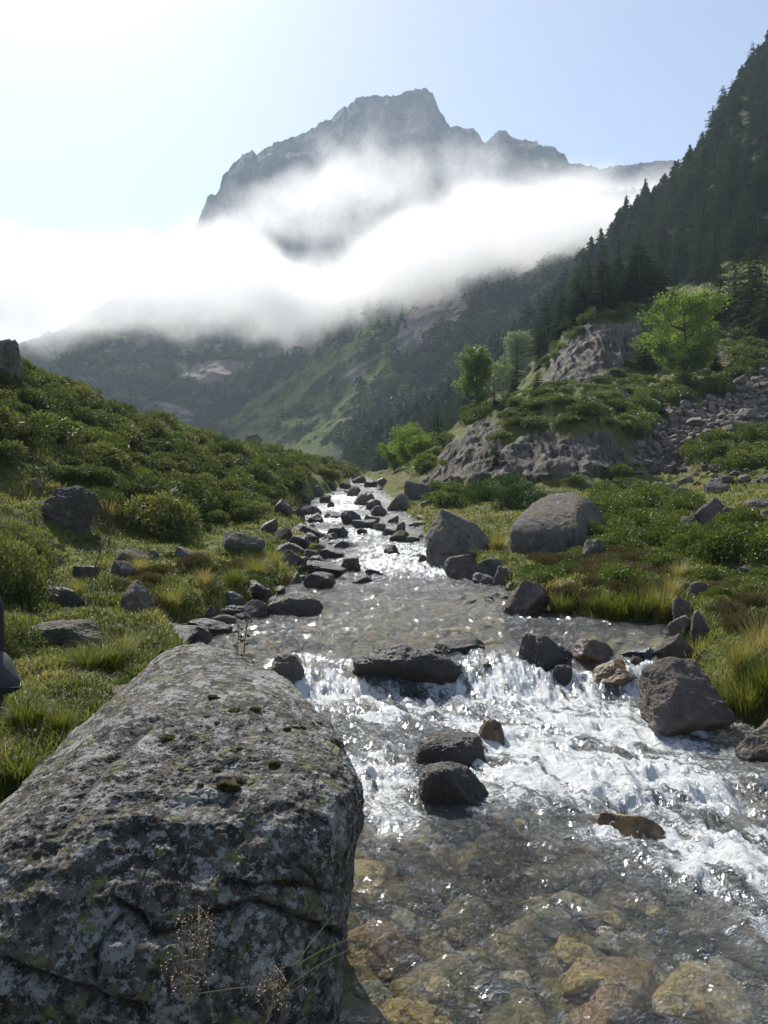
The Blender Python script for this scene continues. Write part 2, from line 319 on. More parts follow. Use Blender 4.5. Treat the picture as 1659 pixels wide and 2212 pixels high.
r1 = fbm(X_ * .006, VY * .006, Z_ * .006, 6, .55, True); r2 = fbm(X_ * .03, VY * .03, Z_ * .03, 5, .55)
r4 = fbm(X_ * .07, VY * .05, Z_ * .03, 4, .6, True); r3 = fbm(X_ * .02, VY * .01, Z_ * .004, 5, .6, True)
MYv = VY - amp * (r1 * 26 + r2 * 9 + r3 * 13 * sstep(3.3, 4, RR) + r4 * 7); MZv = Z_ + amp * (r2 * 5 + r1 * 6) + ((fbm(X_ * .035, VY * .01, 0, 6, .65, True) - .3) * 9.0 + fbm(X_ * .16, VY * .02, 3, 4, .6, True) * 3.5) * sstep(4.4, 5, RR)
MXv = X_ + amp * fbm(X_ * .02, VY * .02, Z_ * .02 + 50, 4) * 8
ax, ay = seen(MXv, MYv, MZv); jit = r2 * 16
def mreg(poly, j=1.0): return inpoly(ax + jit * j, ay + jit * .7 * j, poly).astype(float)
slab = np.maximum.reduce([mreg([(850, 770), (870, 700), (900, 650), (960, 620), (1030, 640), (1010, 690), (960, 720), (920, 750)]), mreg([(735, 825), (760, 790), (795, 780), (785, 815)], .5),
                          mreg([(385, 815), (420, 780), (520, 775), (525, 800), (440, 830)]), mreg([(300, 880), (360, 870), (420, 890), (400, 910)]), mreg([(1040, 640), (1130, 560), (1190, 560), (1120, 620)]) * .6, mreg([(560, 770), (600, 740), (700, 720), (690, 760)]) * .7])
slab = np.maximum(slab, sstep(3.4, 3.8, RR))
green = np.maximum(mreg([(490, 968), (560, 880), (640, 830), (740, 800), (820, 760), (850, 690), (905, 640), (860, 700), (845, 780), (800, 850), (760, 900), (700, 985)], .6), mreg([(450, 930), (560, 850), (700, 760), (820, 680), (860, 690), (700, 850), (560, 950)]) * .75)
m = M('mountain'); pos = m.pos()
n1 = m.noise(pos, .02, 8, .65); n2 = m.noise(pos, .12, 8, .65); n3 = m.noise(m.scaled(pos, 1, .6, .35), .05, 9, .7)
forest_c = m.ramp(m.math('ADD', m.math('MULTIPLY', n1, .5), m.math('MULTIPLY', n2, .5)), [(.36, (.018, .028, .014)), (.5, (.04, .058, .022)), (.62, (.075, .10, .03))])
green_c = m.ramp(n2, [(.3, (.06, .085, .022)), (.5, (.13, .17, .035)), (.7, (.17, .19, .055))])
rc = m.ramp(n3, [(.3, (.045, .042, .045)), (.5, (.13, .115, .115)), (.68, (.23, .20, .195))])
c = m.mix(m.attr('green'), forest_c, green_c); c = m.mix(m.attr('rock'), c, m.mix(m.attr('low'), rc, m.mix(n3, (.12, .10, .095), (.42, .36, .335))))
m.pbr(Base_Color=c, Roughness=.95, Specular_IOR_Level=.1, Normal=m.bump(m.math('ADD', n2, n3), 1.0, 10.0))
mountain = mesh('mountain', np.stack([MXv, MYv, MZv], -1).reshape(-1, 3), gridfaces(*MXv.shape), m.m, attrs=dict(rock=blur(slab, 1), green=blur(green, 3), low=sstep(3.5, 3.2, RR)))
tag(mountain, 'grey rocky mountain with a flat summit ridge rising above cloud', kind='structure')

# ------------------------------------------------------------------ the water of the stream
WY = np.exp(np.linspace(math.log(1.2), math.log(123), 1500)) - 3.0; wt = np.linspace(0, 1, 460)
wy, wt = np.meshgrid(WY, wt, indexing='ij'); a, b = edges(wy); wx = (a - .7) + (b - a + 1.4) * wt
wz = zwat(wy)
FOAM = [(720, 1505, 75, 30, 1), (690, 1480, 50, 22, .9), (830, 1540, 130, 30, .55), (1080, 1485, 80, 30, 1.1), (1130, 1510, 110, 30, 1), (1230, 1545, 120, 40, .9), (1320, 1590, 120, 40, .8), (1200, 1620, 130, 36, .7), (1110, 1650, 80, 45, .85),
        (1230, 1690, 170, 40, .8), (1400, 1690, 120, 36, .7), (1500, 1745, 130, 32, .7), (820, 1680, 60, 45, .9), (850, 1780, 60, 36, .7), (990, 1590, 60, 22, .5), (1390, 1812, 110, 15, 1.2), (1540, 1822, 130, 18, 1.2), (1500, 1870, 150, 36, .75),
        (1630, 1900, 90, 40, .7), (1640, 1990, 60, 50, .5), (1490, 1570, 50, 26, .9), (1420, 1510, 60, 30, .7), (1030, 1440, 50, 34, .5), (690, 1445, 60, 34, .45), (1100, 1425, 50, 22, .6), (1340, 1465, 90, 20, .6), (1410, 1445, 40, 22, .8), (1210, 1470, 40, 18, .8), (620, 1440, 40, 20, .5), (960, 1480, 60, 12, .7),
        (830, 1225, 110, 16, .95), (870, 1192, 100, 16, 1), (960, 1245, 70, 10, .6), (780, 1165, 90, 10, .55), (800, 1148, 60, 8, .7), (720, 1122, 70, 8, .95), (735, 1097, 45, 8, 1), (750, 1076, 45, 7, 1.1), (690, 1155, 50, 8, .7), (900, 1215, 60, 12, .8), (640, 1160, 60, 8, .5),
        (850, 1300, 140, 18, .22), (700, 1340, 90, 14, .18), (950, 1270, 120, 12, .25), (800, 1265, 80, 10, .25)]
foam = np.zeros_like(wx)
for fx, fy, rx, ry, st in FOAM:
    aa, bb = (fx / DS - 384) / F, (512 - fy / DS) / F
    q = _RY[np.argmax(zwat(_RY) >= bb * _RY)]
    q2 = _RY[np.argmax(zwat(_RY) >= (512 - (fy - ry) / DS) / F * _RY)]
    foam += st * np.exp(-1.3 * (((wx - aa * q) / (1.25 * rx / DS / F * q)) ** 2 + ((wy - q) / max(1.2 * (q2 - q), .12)) ** 2))
foam = np.minimum(foam * 1.25, 1.3) + .45 * sstep(24, 40, wy) + .06 + .06 * sstep(9, 11, wy) + .46 * sstep(8.9, 8.3, wy) * sstep(4.4, 5.8, wy) + .34 * sstep(5.6, 4.6, wy) * sstep(.7, 1.8, wx)
# coordinates along and across the current, which swings to the right below the step
fu = wx - .52 * np.clip(9.2 - wy, 0, 9) * sstep(0, 3, 9.2 - wy) + .25 * fbm(wx * .7, wy * .5, 6., 3)
st_ = fbm(fu * 2.6, wy * .9, 1.0, 4)
chop = fbm(fu * 5, wy * 4.2, 2.0, 4, .55, True); chop2 = fbm(fu * 13, wy * 10, 3.0, 3, .6)
chop3 = fbm(fu * 34, wy * 26, 4.0, 2, .6) * .0075
boil = fbm(wx * 3.2, wy * 3.2, 5.0, 5, .6, True)
near = sstep(60, 20, wy)
wz = wz + st_ * .035 + chop * (.019 + .005 * sstep(6.2, 4.8, wy) + .020 * sstep(8.9, 10.5, wy) * sstep(34, 24, wy) + .030 * np.clip(foam, 0, 1)) + chop2 * (.013 + .010 * sstep(8.9, 10.5, wy) * sstep(34, 24, wy) + .016 * np.clip(foam, 0, 1)) + chop3 * sstep(16, 7, wy) * 1.0 + boil * .075 * np.clip(foam, 0, 1) * near
# a small sill to the right that the water spills over
sill = P(1480, 1805, 5.6)
wz = wz + .09 * sstep(5.35, 5.6, wy + .06 * st_) * sstep(6.6, 5.7, wy) * sstep(1.2, 1.7, wx) * sstep(4.6, 3.8, wx)
WATER_G = (WY, wz, a, b)
m = M('water')
vec = m.n('CombineXYZ', X=m.attr('fu'), Y=m.attr('fv'), Z=0.0).outputs[0]; pos = m.pos()
v2 = m.scaled(vec, 1.0, .42, 1.0)
nb = m.noise(vec, 9, 5, .6); nc = m.noise(vec, 34, 4, .6); nf_ = m.noise(vec, 95, 3, .6); nd_ = m.noise(v2, 7, 9, .72, .6); ne = m.noise(v2, 26, 7, .7, .3)
nrm = m.bump(m.math('ADD', nb, m.math('MULTIPLY_ADD', nc, .42, m.math('MULTIPLY', nf_, .16))), 1.0, .11)
foam_a = m.attr('foam')
n6 = m.noise(vec, 24, 6, .7); n7 = m.noise(vec, 62, 4, .7)
streak = m.math('ADD', m.math('MULTIPLY', nd_, .6), m.math('MULTIPLY', m.noise(v2, 2.6, 5, .6, .5), .4))
aer = m.math('MULTIPLY', foam_a, m.sm(streak, .33, .62), clamp=True)
gran = m.math('ADD', m.math('MULTIPLY', n6, .55), m.math('MULTIPLY', n7, .45))
fm = m.sm(m.math('SUBTRACT', gran, m.math('SUBTRACT', .69, m.math('MULTIPLY', aer, .33))), -.02, .09)
fm = m.math('MULTIPLY', fm, m.sm(aer, .02, .2))
pat = gran
fres = m.n('Fresnel', IOR=1.33, Normal=nrm).outputs[0]
gl = m.n('BsdfGlossy', Color=(.95, .97, 1), Roughness=.17, Normal=nrm); tr = m.n('BsdfTransparent', Color=(.97, .97, .90))
milk = m.n('BsdfDiffuse', Color=(.50, .54, .53), Normal=nrm)
under = m.n('MixShader', i0=m.math('MULTIPLY_ADD', aer, .55, .025), i1=tr.outputs[0], i2=milk.outputs[0])
wat = m.n('MixShader', i0=fres, i1=under.outputs[0], i2=gl.outputs[0])
fn = m.bump(gran, .8, .05)
fo = m.n('BsdfPrincipled', Base_Color=(.74, .76, .76), Roughness=.4, Normal=fn, Specular_IOR_Level=.6)
ms = m.n('MixShader', i0=m.math('MULTIPLY', fm, .76), i1=wat.outputs[0], i2=fo.outputs[0])
m.t.links.new(ms.outputs[0], m.out.inputs[0])
water = mesh('stream_water', np.stack([wx, wy, wz], -1).reshape(-1, 3), gridfaces(*wx.shape), m.m, attrs=dict(foam=foam, fu=fu, fv=wy))
tag(water, 'clear rushing stream with white foam between the rocks', kind='structure')

# ------------------------------------------------------------------ air, cloud bank, veil of mist
def box(name, x0, x1, y0, y1, z0, z1, mat):
    V = [(x, y, z) for x in (x0, x1) for y in (y0, y1) for z in (z0, z1)]
    Fc = np.array([(0, 1, 3, 2), (4, 6, 7, 5), (0, 4, 5, 1), (2, 3, 7, 6), (0, 2, 6, 4), (1, 5, 7, 3)])
    return mesh(name, V, Fc, mat, smooth=False)
FLIP = -1   # faces must look outward for a volume to have an inside
def cloud(name, label, dxs, tops, bots, Ys, depth, dens, scale, nz, lo, hi, aniso=.55, detail=7, step=0):
    """a closed hull round a band of cloud; the band's height and middle follow curves along X"""
    dxs = np.array(dxs, float); Ys = np.interp(dxs, *zip(*Ys)); X = (dxs / DS - 384) / F * Ys
    zt = (512 - np.array(tops) / DS) / F * Ys; zb = (512 - np.array(bots) / DS) / F * Ys
    x0, x1 = X[0], X[-1]; t = np.linspace(0, 1, 60); xs = x0 + (x1 - x0) * t
    zc = np.interp(xs, X, (zt + zb) / 2); hw = np.interp(xs, X, (zt - zb) / 2); yc = np.interp(xs, X, Ys)
    k = np.array([.25, .5, .25])
    for q in (zc, hw, yc): q[1:-1] = np.convolve(q, k, 'valid')
    th = np.linspace(0, 2 * math.pi, 28, endpoint=False)
    G = 1.22
    V = np.stack([np.broadcast_to(xs[:, None], (60, 28)), yc[:, None] + G * depth * np.cos(th), zc[:, None] + G * hw[:, None] * np.sin(th)], -1).reshape(-1, 3)
    i = np.arange(60 * 28).reshape(60, 28); j = np.roll(i, -1, 1)
    Fq = np.stack([i[:-1].ravel(), i[1:].ravel(), j[1:].ravel(), j[:-1].ravel()], 1)
    V = np.concatenate([V, [[x0 - 1, yc[0], zc[0]], [x1 + 1, yc[-1], zc[-1]]]])
    n0 = 60 * 28
    cap = np.concatenate([np.stack([np.full(28, n0), i[0], j[0]], 1), np.stack([np.full(28, n0 + 1), j[-1], i[-1]], 1)])
    m = M(name); pos = m.pos(); sx = m.n('SeparateXYZ', Vector=pos)
    tt = m.math('DIVIDE', m.math('SUBTRACT', sx.outputs[0], float(x0)), float(x1 - x0), clamp=True)
    def curve(vals):
        a, b = float(vals.min()), float(vals.max()) + 1e-3
        nd = m.n('FloatCurve', Value=tt); cu = nd.mapping.curves[0]; ii = np.linspace(0, 59, 18).astype(int)
        for q, kx in enumerate(ii):
            p = (float(t[kx]), float((vals[kx] - a) / (b - a)))
            if q == 0: cu.points[0].location = p
            elif q == len(ii) - 1: cu.points[-1].location = p
            else: cu.points.new(*p)
        nd.mapping.update()
        return m.math('MULTIPLY_ADD', nd.outputs[0], b - a, a)
    zz = m.math('DIVIDE', m.math('SUBTRACT', sx.outputs[2], curve(zc)), curve(hw))
    yy = m.math('DIVIDE', m.math('SUBTRACT', sx.outputs[1], curve(yc)), float(depth))
    r = m.math('SQRT', m.math('ADD', m.math('MULTIPLY', zz, zz), m.math('MULTIPLY', yy, yy)))
    no = m.noise(m.scaled(pos, 1, .7, 1.15), scale, detail, .66, .1)
    f = m.math('SUBTRACT', m.math('MULTIPLY_ADD', m.math('SUBTRACT', no, .5), nz, 1.0), r)
    ends = m.math('MULTIPLY', m.sm(tt, 0, .04), m.sm(tt, 1.0, .96))
    d = m.math('MULTIPLY', m.math('MULTIPLY', m.sm(f, lo, hi), dens), ends)
    v = m.n('VolumePrincipled', Color=(1, 1, 1), Density=d, Anisotropy=aniso)
    m.t.links.new(v.outputs[0], m.out.inputs['Volume'])
    try: m.m.cycles.volume_step_rate = step or 1.0
    except Exception: pass
    o = mesh(name, V, [Fq[:, ::FLIP], cap[:, ::FLIP]], m.m)
    return tag(o, label, kind='stuff')
cloud('cloud_bank', 'thick white cloud bank lying across the foot of the mountain',
      [-420, -150, 0, 120, 250, 400, 500, 570, 650, 720, 820, 920, 1020, 1150, 1280, 1400, 1480], [400, 430, 460, 485, 505, 492, 484, 496, 555, 535, 485, 445, 412, 400, 400, 395, 390],
      [800, 790, 778, 755, 738, 747, 755, 752, 738, 728, 708, 668, 628, 590, 555, 515, 490], [(-420, 640), (0, 660), (500, 680), (700, 590), (900, 520), (1100, 490), (1480, 490)], 80, .030, .012, 1.9, .0, .9, aniso=.42, step=.3)
cloud('mist_veil', 'thin veil of mist drifting up the mountain face',
      [430, 520, 620, 720, 800, 900, 1000, 1100, 1200, 1300, 1400], [440, 400, 330, 250, 225, 240, 270, 300, 325, 345, 360], [580, 590, 610, 620, 600, 580, 560, 540, 520, 500, 480], [(430, 900), (560, 990), (1400, 1040)], 70, .0095, .010, 2.3, .15, 1.0, detail=7, step=.3)
m = M('haze')
v = m.n('VolumePrincipled', Color=(.70, .84, 1.0), Density=.00021, Anisotropy=.2)
m.t.links.new(v.outputs[0], m.out.inputs['Volume'])
haze = box('haze', -1500, 2300, -14, 2300, -60, 760, m.m)
tag(haze, 'pale blue haze filling the valley air', kind='stuff')

# ------------------------------------------------------------------ rocks
_ICO = {}
def ico(level):
    if level in _ICO: return _ICO[level]
    if level == 0:
        p = (1 + 5 ** .5) / 2
        V = np.array([(-1, p, 0), (1, p, 0), (-1, -p, 0), (1, -p, 0), (0, -1, p), (0, 1, p), (0, -1, -p), (0, 1, -p), (p, 0, -1), (p, 0, 1), (-p, 0, -1), (-p, 0, 1)], float)
        V /= np.linalg.norm(V[0])
        T = np.array([(0, 11, 5), (0, 5, 1), (0, 1, 7), (0, 7, 10), (0, 10, 11), (1, 5, 9), (5, 11, 4), (11, 10, 2), (10, 7, 6), (7, 1, 8), (3, 9, 4), (3, 4, 2), (3, 2, 6), (3, 6, 8), (3, 8, 9), (4, 9, 5), (2, 4, 11), (6, 2, 10), (8, 6, 7), (9, 8, 1)])
    else:
        V, T = ico(level - 1)
        E = np.sort(np.concatenate([T[:, [0, 1]], T[:, [1, 2]], T[:, [2, 0]]]), 1)
        u, inv = np.unique(E[:, 0] * 10 ** 7 + E[:, 1], return_inverse=True)
        a, b = u // 10 ** 7, u % 10 ** 7
        mid = V[a] + V[b]; mid /= np.linalg.norm(mid, axis=1)[:, None]
        k = len(T); q = inv.ravel() + len(V); ab, bc, ca = q[:k], q[k:2 * k], q[2 * k:]
        V = np.concatenate([V, mid])
        T = np.concatenate([np.stack([T[:, 0], ab, ca], 1), np.stack([T[:, 1], bc, ab], 1), np.stack([T[:, 2], ca, bc], 1), np.stack([ab, bc, ca], 1)])
    _ICO[level] = (V, T); return V, T
def rockshape(seed, level=4, cuts=13, p=26, rough=.05, flat=0.0, fine=.012):
    r = np.random.default_rng(seed); d, T = ico(level)
    nn = r.normal(size=(cuts, 3)); nn[:, 2] *= (1 + flat); nn /= np.linalg.norm(nn, axis=1)[:, None]
    off = r.uniform(.62, 1.0, cuts)
    q = np.maximum(d @ nn.T, 1e-3) / off
    rad = (np.sum(q ** p, 1) + (1 / 1.25) ** p) ** (-1 / p)
    V = d * rad[:, None]
    s = seed * 3.7
    V = V * (1 + 2.0 * rough * fbm(V[:, 0] * 1.7 + s, V[:, 1] * 1.7, V[:, 2] * 1.7, 4) + .9 * rough * fbm(V[:, 0] * 4 + s, V[:, 1] * 4, V[:, 2] * 4, 4, .55, True) + 1.6 * fine * fbm(V[:, 0] * 11 + s, V[:, 1] * 11, V[:, 2] * 11, 4, .6, True))[:, None]
    sa = r.normal(size=3) * [.5, .5, 1]; sa /= np.linalg.norm(sa); strat = fbm(V @ sa * 5 + s, V[:, 0] * .9, V[:, 1] * .9, 4, .6, True)
    V *= (1 + .022 * strat)[:, None]
    lo, hi = V.min(0), V.max(0)
    return (V - (lo + hi) / 2) / (hi - lo), T

def rock_material(name, wet=0.0, tone=1.0, pink=0.0, lichen=1.0, moss=0.0):
    m = M(name); pos = m.pos(); rnd = m.n('ObjectInfo').outputs['Random']
    n1 = m.noise(pos, 1.6, 8, .6); n2 = m.noise(pos, 7, 9, .68); n3 = m.noise(pos, 32, 6, .65)
    t = tone
    dark = (.048 * t, .042 * t, .036 * t); mid = ((.15 + .025 * pink) * t, .132 * t, .112 * t); lite = ((.27 + .03 * pink) * t, .245 * t, .215 * t)
    c = m.ramp(m.math('ADD', m.math('MULTIPLY', n1, .45), m.math('MULTIPLY', n2, .55)), [(.34, dark), (.48, mid), (.64, lite)])
    c = m.mix(m.math('MULTIPLY', rnd, .45), c, m.mix(n1, (.10 * t, .085 * t, .08 * t), (.19 * t, .165 * t, .14 * t)))
    if lichen:
        c = m.mix(m.math('MULTIPLY', m.sm(n2, .60, .66), .75 * lichen), c, (.40, .40, .37))
        c = m.mix(m.math('MULTIPLY', m.sm(m.noise(pos, 4.3, 7, .7), .60, .66), .7 * lichen), c, (.03, .03, .03))
        c = m.mix(m.math('MULTIPLY', m.sm(m.noise(pos, 2.9, 6, .7), .60, .67), .6 * lichen), c, (.22, .22, .09))
    if moss:
        up = m.n('SeparateXYZ', Vector=m.n('NewGeometry').outputs['Normal']).outputs[2]
        mk = m.math('MULTIPLY', m.sm(up, .35, .75), m.sm(n1, .50, .56))
        c = m.mix(m.math('MULTIPLY', mk, moss), c, m.mix(n3, (.06, .07, .012), (.22, .15, .02)))
    rg = .88
    if wet:
        c = m.mix(m.math('MULTIPLY', m.sm(n2, .5, .62), .5), c, (.15, .095, .05))
        low = m.sm(m.n('SeparateXYZ', Vector=m.n('TexCoord').outputs['Object']).outputs[2], .30, -.05); c = m.mix(m.math('MULTIPLY_ADD', low, .22, wet - .12, clamp=True), c, (.016, .015, .014))
        rg = m.n('MapRange', Value=n2, From_Min=.35, From_Max=.65, To_Min=.32, To_Max=.7).outputs[0]
    nm = m.bump(m.math('ADD', n2, m.math('MULTIPLY', n3, .45)), 1.0, .09)
    m.pbr(Base_Color=c, Roughness=rg, Normal=nm, Specular_IOR_Level=.5 if wet else .3)
    return m.m
RM = dict(dry=rock_material('bank_rock', moss=.5), wet=rock_material('wet_rock', wet=.72, lichen=.3, tone=1.0), damp=rock_material('stream_rock', wet=.42, lichen=.35, tone=1.05, moss=.6),
          pink=rock_material('pinkish_rock', pink=.55, tone=1.0, lichen=.5), pale=rock_material('pale_scree_rock', tone=1.25, lichen=.5, pink=.4), lich=rock_material('lichen_rock', lichen=1.4, tone=1.05, moss=.4))
def tinted(name, c0, c1, rough=.5):
    m = M(name); pos = m.pos(); n = m.noise(pos, 9, 8, .65)
    m.pbr(Base_Color=m.ramp(n, [(.35, (.025, .02, .018)), (.5, c0), (.65, c1)]), Roughness=rough, Normal=m.bump(n, .8, .05)); return m.m
RM['dark'] = rock_material('dark_bank_rock', tone=.62, lichen=.8, moss=.7)
RM['ochre'] = tinted('ochre_wet_rock', (.14, .085, .03), (.25, .16, .06), .3); RM['rust'] = tinted('rusty_wet_rock', (.10, .058, .036), (.18, .115, .07), .35)
def bedstone_material(name, c0, c1):
    m = M(name); pos = m.pos(); n = m.noise(pos, 7, 8, .65); c = m.mix(m.sm(n, .38, .62), c0, c1); c = m.mix(m.sm(m.noise(pos, 19, 6, .7), .56, .66), c, (.07, .07, .05))
    m.pbr(Base_Color=c, Roughness=.6, Normal=m.bump(n, .8, .04)); return m.m
RM['slate'] = tinted('blue_slate_rock', (.05, .06, .09), (.10, .11, .15), .18)
VAR = {}
def variant(i, mk, flat=0.0):
    k = (i, mk, flat)
    if k not in VAR:
        V, T = rockshape(100 + i, 4, cuts=11 + i % 5, flat=flat, rough=.06 + .01 * (i % 4))
        VAR[k] = mesh('stone', V, T, RM[mk], obj=False)
    return VAR[k]
prng = np.random.default_rng(11)
ROCKS = []
def rock(bb, label, mk='dry', name='rock', group=None, seed=None, level=5, flat=0.0, dep=.85, bury=.33, rz=None, cat='rock', Y=None, cuts=13, p=26, rough=.05, ymin=1.6):
    x0, y0, x1, y1 = bb; cx = (x0 + x1) / 2
    b = hit(cx, y1, ymin) if Y is None else P(cx, y1, Y)
    wd = (x1 - x0) / DS / F * b[1]; h = (y1 - y0) / DS / F * b[1]
    dp = dep * (wd * .6 + h * .4 + .0)
    full = h / (1 - bury)
    seed = seed if seed is not None else int(prng.integers(1, 9999))
    V, T = rockshape(seed, level, cuts, p, rough, flat)
    r = np.random.default_rng(seed + 5).uniform(-.5, .5) if rz is None else rz
    o = mesh(name, V * np.array([wd, dp, full]), T, RM[mk])
    yc = b[1] + dp * .38
    o.location = (b[0] / b[1] * yc, yc, b[2] + h - full / 2 + 0.0)
    # keep the outline's width as the rock turns
    o.rotation_euler = (0, 0, r * .5)
    tag(o, label, cat, group); ROCKS.append((o, wd, dp)); return o
# --- rocks in the lower rapids
rock((757, 1398, 1014, 1492), 'big black wet rock with a purplish top in the middle of the step', 'wet', 'river_rock', seed=31, level=6, bury=.3, rz=0)
rock((935, 1376, 1047, 1412), 'low dark rock at the lip of the step, behind the big black rock', 'wet', 'river_rock', seed=32, flat=1)
rock((1120, 1374, 1242, 1444), 'angular rock with a shiny wet silver top at the lip of the step', 'wet', 'river_rock', seed=37, flat=1.5, p=40)
rock((1233, 1384, 1332, 1432), 'brown pointed wet rock beside the silver-topped one', 'rust', 'river_rock', seed=34)
rock((1252, 1434, 1388, 1488), 'dark rock with an ochre stained face, in front of the brown pointed rock', 'ochre', 'river_rock', seed=35, flat=.6)
rock((1196, 1442, 1240, 1484), 'small black rock in the white water below the silver-topped rock', 'wet', 'river_rock', seed=36)
rock((1343, 1402, 1414, 1428), 'flat bluish slate rock in the spill beside the right bank', 'slate', 'river_rock', seed=39, flat=2)
rock((1362, 1418, 1388, 1438), 'small reddish stone below the bluish slate', 'rust', 'river_rock', seed=40)
bigR = rock((1366, 1436, 1590, 1602), 'large pinkish grey boulder with mossy top overhanging the rapids from the right bank', 'pink', 'boulder', seed=41, level=6, bury=.12, cat='boulder', p=34, dep=1.0)
rock((1583, 1545, 1730, 1660), 'pinkish boulder cut off by the right edge of the photo, standing in the shallows', 'pink', 'boulder', seed=42, level=6, cat='boulder')
rock((880, 1594, 1052, 1660), 'dark wet rock with water sliding over it, upper of the pair in mid rapids', 'wet', 'river_rock', seed=43, level=6, flat=.7, bury=.55, p=12, rough=.05)
rock((900, 1662, 1074, 1748), 'black glistening rock, lower of the pair in mid rapids', 'wet', 'river_rock', seed=444, level=6, flat=.6, bury=.5, p=12, rough=.055)
rock((1028, 1556, 1098, 1612), 'orange brown stone just breaking the water above the pair of black rocks', 'rust', 'river_rock', seed=45, bury=.4)
rock((572, 1418, 660, 1500), 'smooth grey rock half hidden behind the foreground boulder', 'damp', 'river_rock', seed=46, rough=.02, p=14)
rock((1290, 1770, 1440, 1822), 'yellowish rock just under the spill of the little sill at the right', 'ochre', 'river_rock', seed=146, flat=1.2, bury=.5)
# --- right bank
rock((1078, 1254, 1192, 1330), 'rock capped with orange moss at the corner of the right bank', 'pink', 'rock', seed=47, level=6)
rock((958, 1198, 1040, 1252), 'pinkish pointed rock at the water edge in front of the grey lichen boulder', 'pink', 'rock', seed=48)
rock((1028, 1204, 1088, 1257), 'rock splotched with black moss, right of the pinkish pointed rock', 'lich', 'rock', seed=49)
rock((1060, 1224, 1128, 1262), 'low sharp rock at the water edge left of the orange moss', 'damp', 'rock', seed=50)
rock((1430, 1330, 1502, 1384), 'rounded pinkish rock at the right end of the pool', 'pink', 'rock', seed=51, p=14)
rock((1448, 1290, 1512, 1342), 'pale rock leaning on the bank above the rounded pinkish one', 'pale', 'rock', seed=52)
rock((1492, 1320, 1538, 1394), 'slanted grey slab leaning on the grassy right bank', 'damp', 'rock', seed=53)
rock((1408, 1372, 1496, 1428), 'pinkish angular rock at the foot of the bank beside the bluish slate', 'pink', 'rock', seed=54)
rock((1256, 1164, 1312, 1214), 'black and white lichen rock among heather below the rounded boulder', 'lich', 'rock', seed=55)
rock((1207, 1195, 1240, 1214), 'small grey stone in heather', 'lich', 'rock', seed=56)
rock((1533, 1240, 1570, 1264), 'small reddish grey stone in the lawn on the right bank', 'pink', 'rock', seed=57)
rock((1490, 1256, 1530, 1292), 'brownish stone at the grassy edge above the leaning slab', 'pink', 'rock', seed=58)
rock((1587, 1222, 1628, 1250), 'flat grey stone at the foot of the yellowish bush', 'dry', 'rock', seed=59)
rock((1632, 1222, 1680, 1246), 'dark grey stone by the right edge of the photo', 'damp', 'rock', seed=60)
rock((1496, 1074, 1580, 1144), 'large lumpy brownish boulder on the right meadow', 'pink', 'boulder', seed=61, level=6, cat='boulder', rough=.1)
rock((1560, 1094, 1616, 1142), 'knobbly brownish boulder leaning against the large lumpy one', 'pink', 'boulder', seed=62, cat='boulder')
rock((1464, 1116, 1510, 1152), 'small rounded grey boulder left of the large lumpy one', 'dry', 'boulder', seed=63, cat='boulder')
rock((1560, 1128, 1632, 1158), 'flat pale rock in front of the knobbly boulder', 'pale', 'rock', seed=64, flat=1)
rock((1356, 1108, 1408, 1136), 'low grey rock poking out of bushes right of the rounded boulder', 'pale', 'rock', seed=65, flat=1)
rock((1445, 1054, 1510, 1088), 'squat grey rock on the yellow meadow, front of a pair', 'pink', 'rock', seed=66)
rock((1430, 1043, 1484, 1066), 'grey rock on the yellow meadow, back of a pair', 'pink', 'rock', seed=67)
rock((1521, 1040, 1578, 1066), 'brownish rock alone on the yellow meadow', 'pink', 'rock', seed=68)
rock((1404, 1070, 1432, 1090), 'small dark rock at the left end of the yellow meadow', 'damp', 'rock', seed=69)
rock((1606, 1076, 1680, 1102), 'low brown rock by the right edge of the meadow', 'pink', 'rock', seed=70, flat=1)
rock((1636, 1100, 1690, 1140), 'dark brown boulder at the right edge below the meadow', 'pink', 'boulder', seed=71, cat='boulder')
rock((1312, 842, 1368, 872), 'grey boulder on the bushy slope above the rocky knoll', 'dry', 'boulder', seed=72, cat='boulder', ymin=60)
rock((1085, 882, 1120, 900), 'pale boulder on the ridge of the knoll under the small firs', 'pale', 'boulder', seed=73, cat='boulder', ymin=50)
rock((834, 1064, 888, 1104), 'low wedge shaped boulder on the right bank far upstream', 'dry', 'boulder', seed=74, cat='boulder')
rock((872, 1036, 930, 1078), 'pointed grey boulder behind the wedge shaped one upstream', 'dry', 'boulder', seed=75, cat='boulder', cuts=9)
rock((965, 1075, 990, 1086), 'small pale stone in grass behind the grey lichen boulder', 'pale', 'rock', seed=76)
rock((905, 1080, 935, 1094), 'small grey stone in grass upstream of the grey lichen boulder', 'dry', 'rock', seed=77)
# --- left bank
rock((76, 1048, 214, 1142), 'dark cracked boulder with a shadowy hollow at the foot of the bushy left slope', 'dark', 'boulder', seed=381, level=6, cat='boulder', rough=.085, p=18, rz=.2)
rock((62, 1032, 92, 1054), 'small pale rock in grass above the cracked boulder', 'pale', 'rock', seed=82)
rock((468, 1149, 574, 1192), 'broad flat boulder with round lichen spots on the left bank', 'lich', 'boulder', seed=83, level=6, flat=.8, cat='boulder')
rock((360, 1128, 392, 1160), 'grey rock at the foot of the big bush', 'dry', 'rock', seed=84)
rock((250, 1181, 322, 1220), 'pointed grey rock in the lawn, left of two', 'dry', 'rock', seed=85)
rock((312, 1186, 350, 1208), 'dark low rock in the lawn, right of two', 'damp', 'rock', seed=86)
rock((374, 1182, 420, 1212), 'brownish rock at the brow of the left bank', 'pink', 'rock', seed=87)
rock((236, 1211, 294, 1250), 'blocky grey rock half sunk in the turf of the left bank', 'dry', 'rock', seed=88)
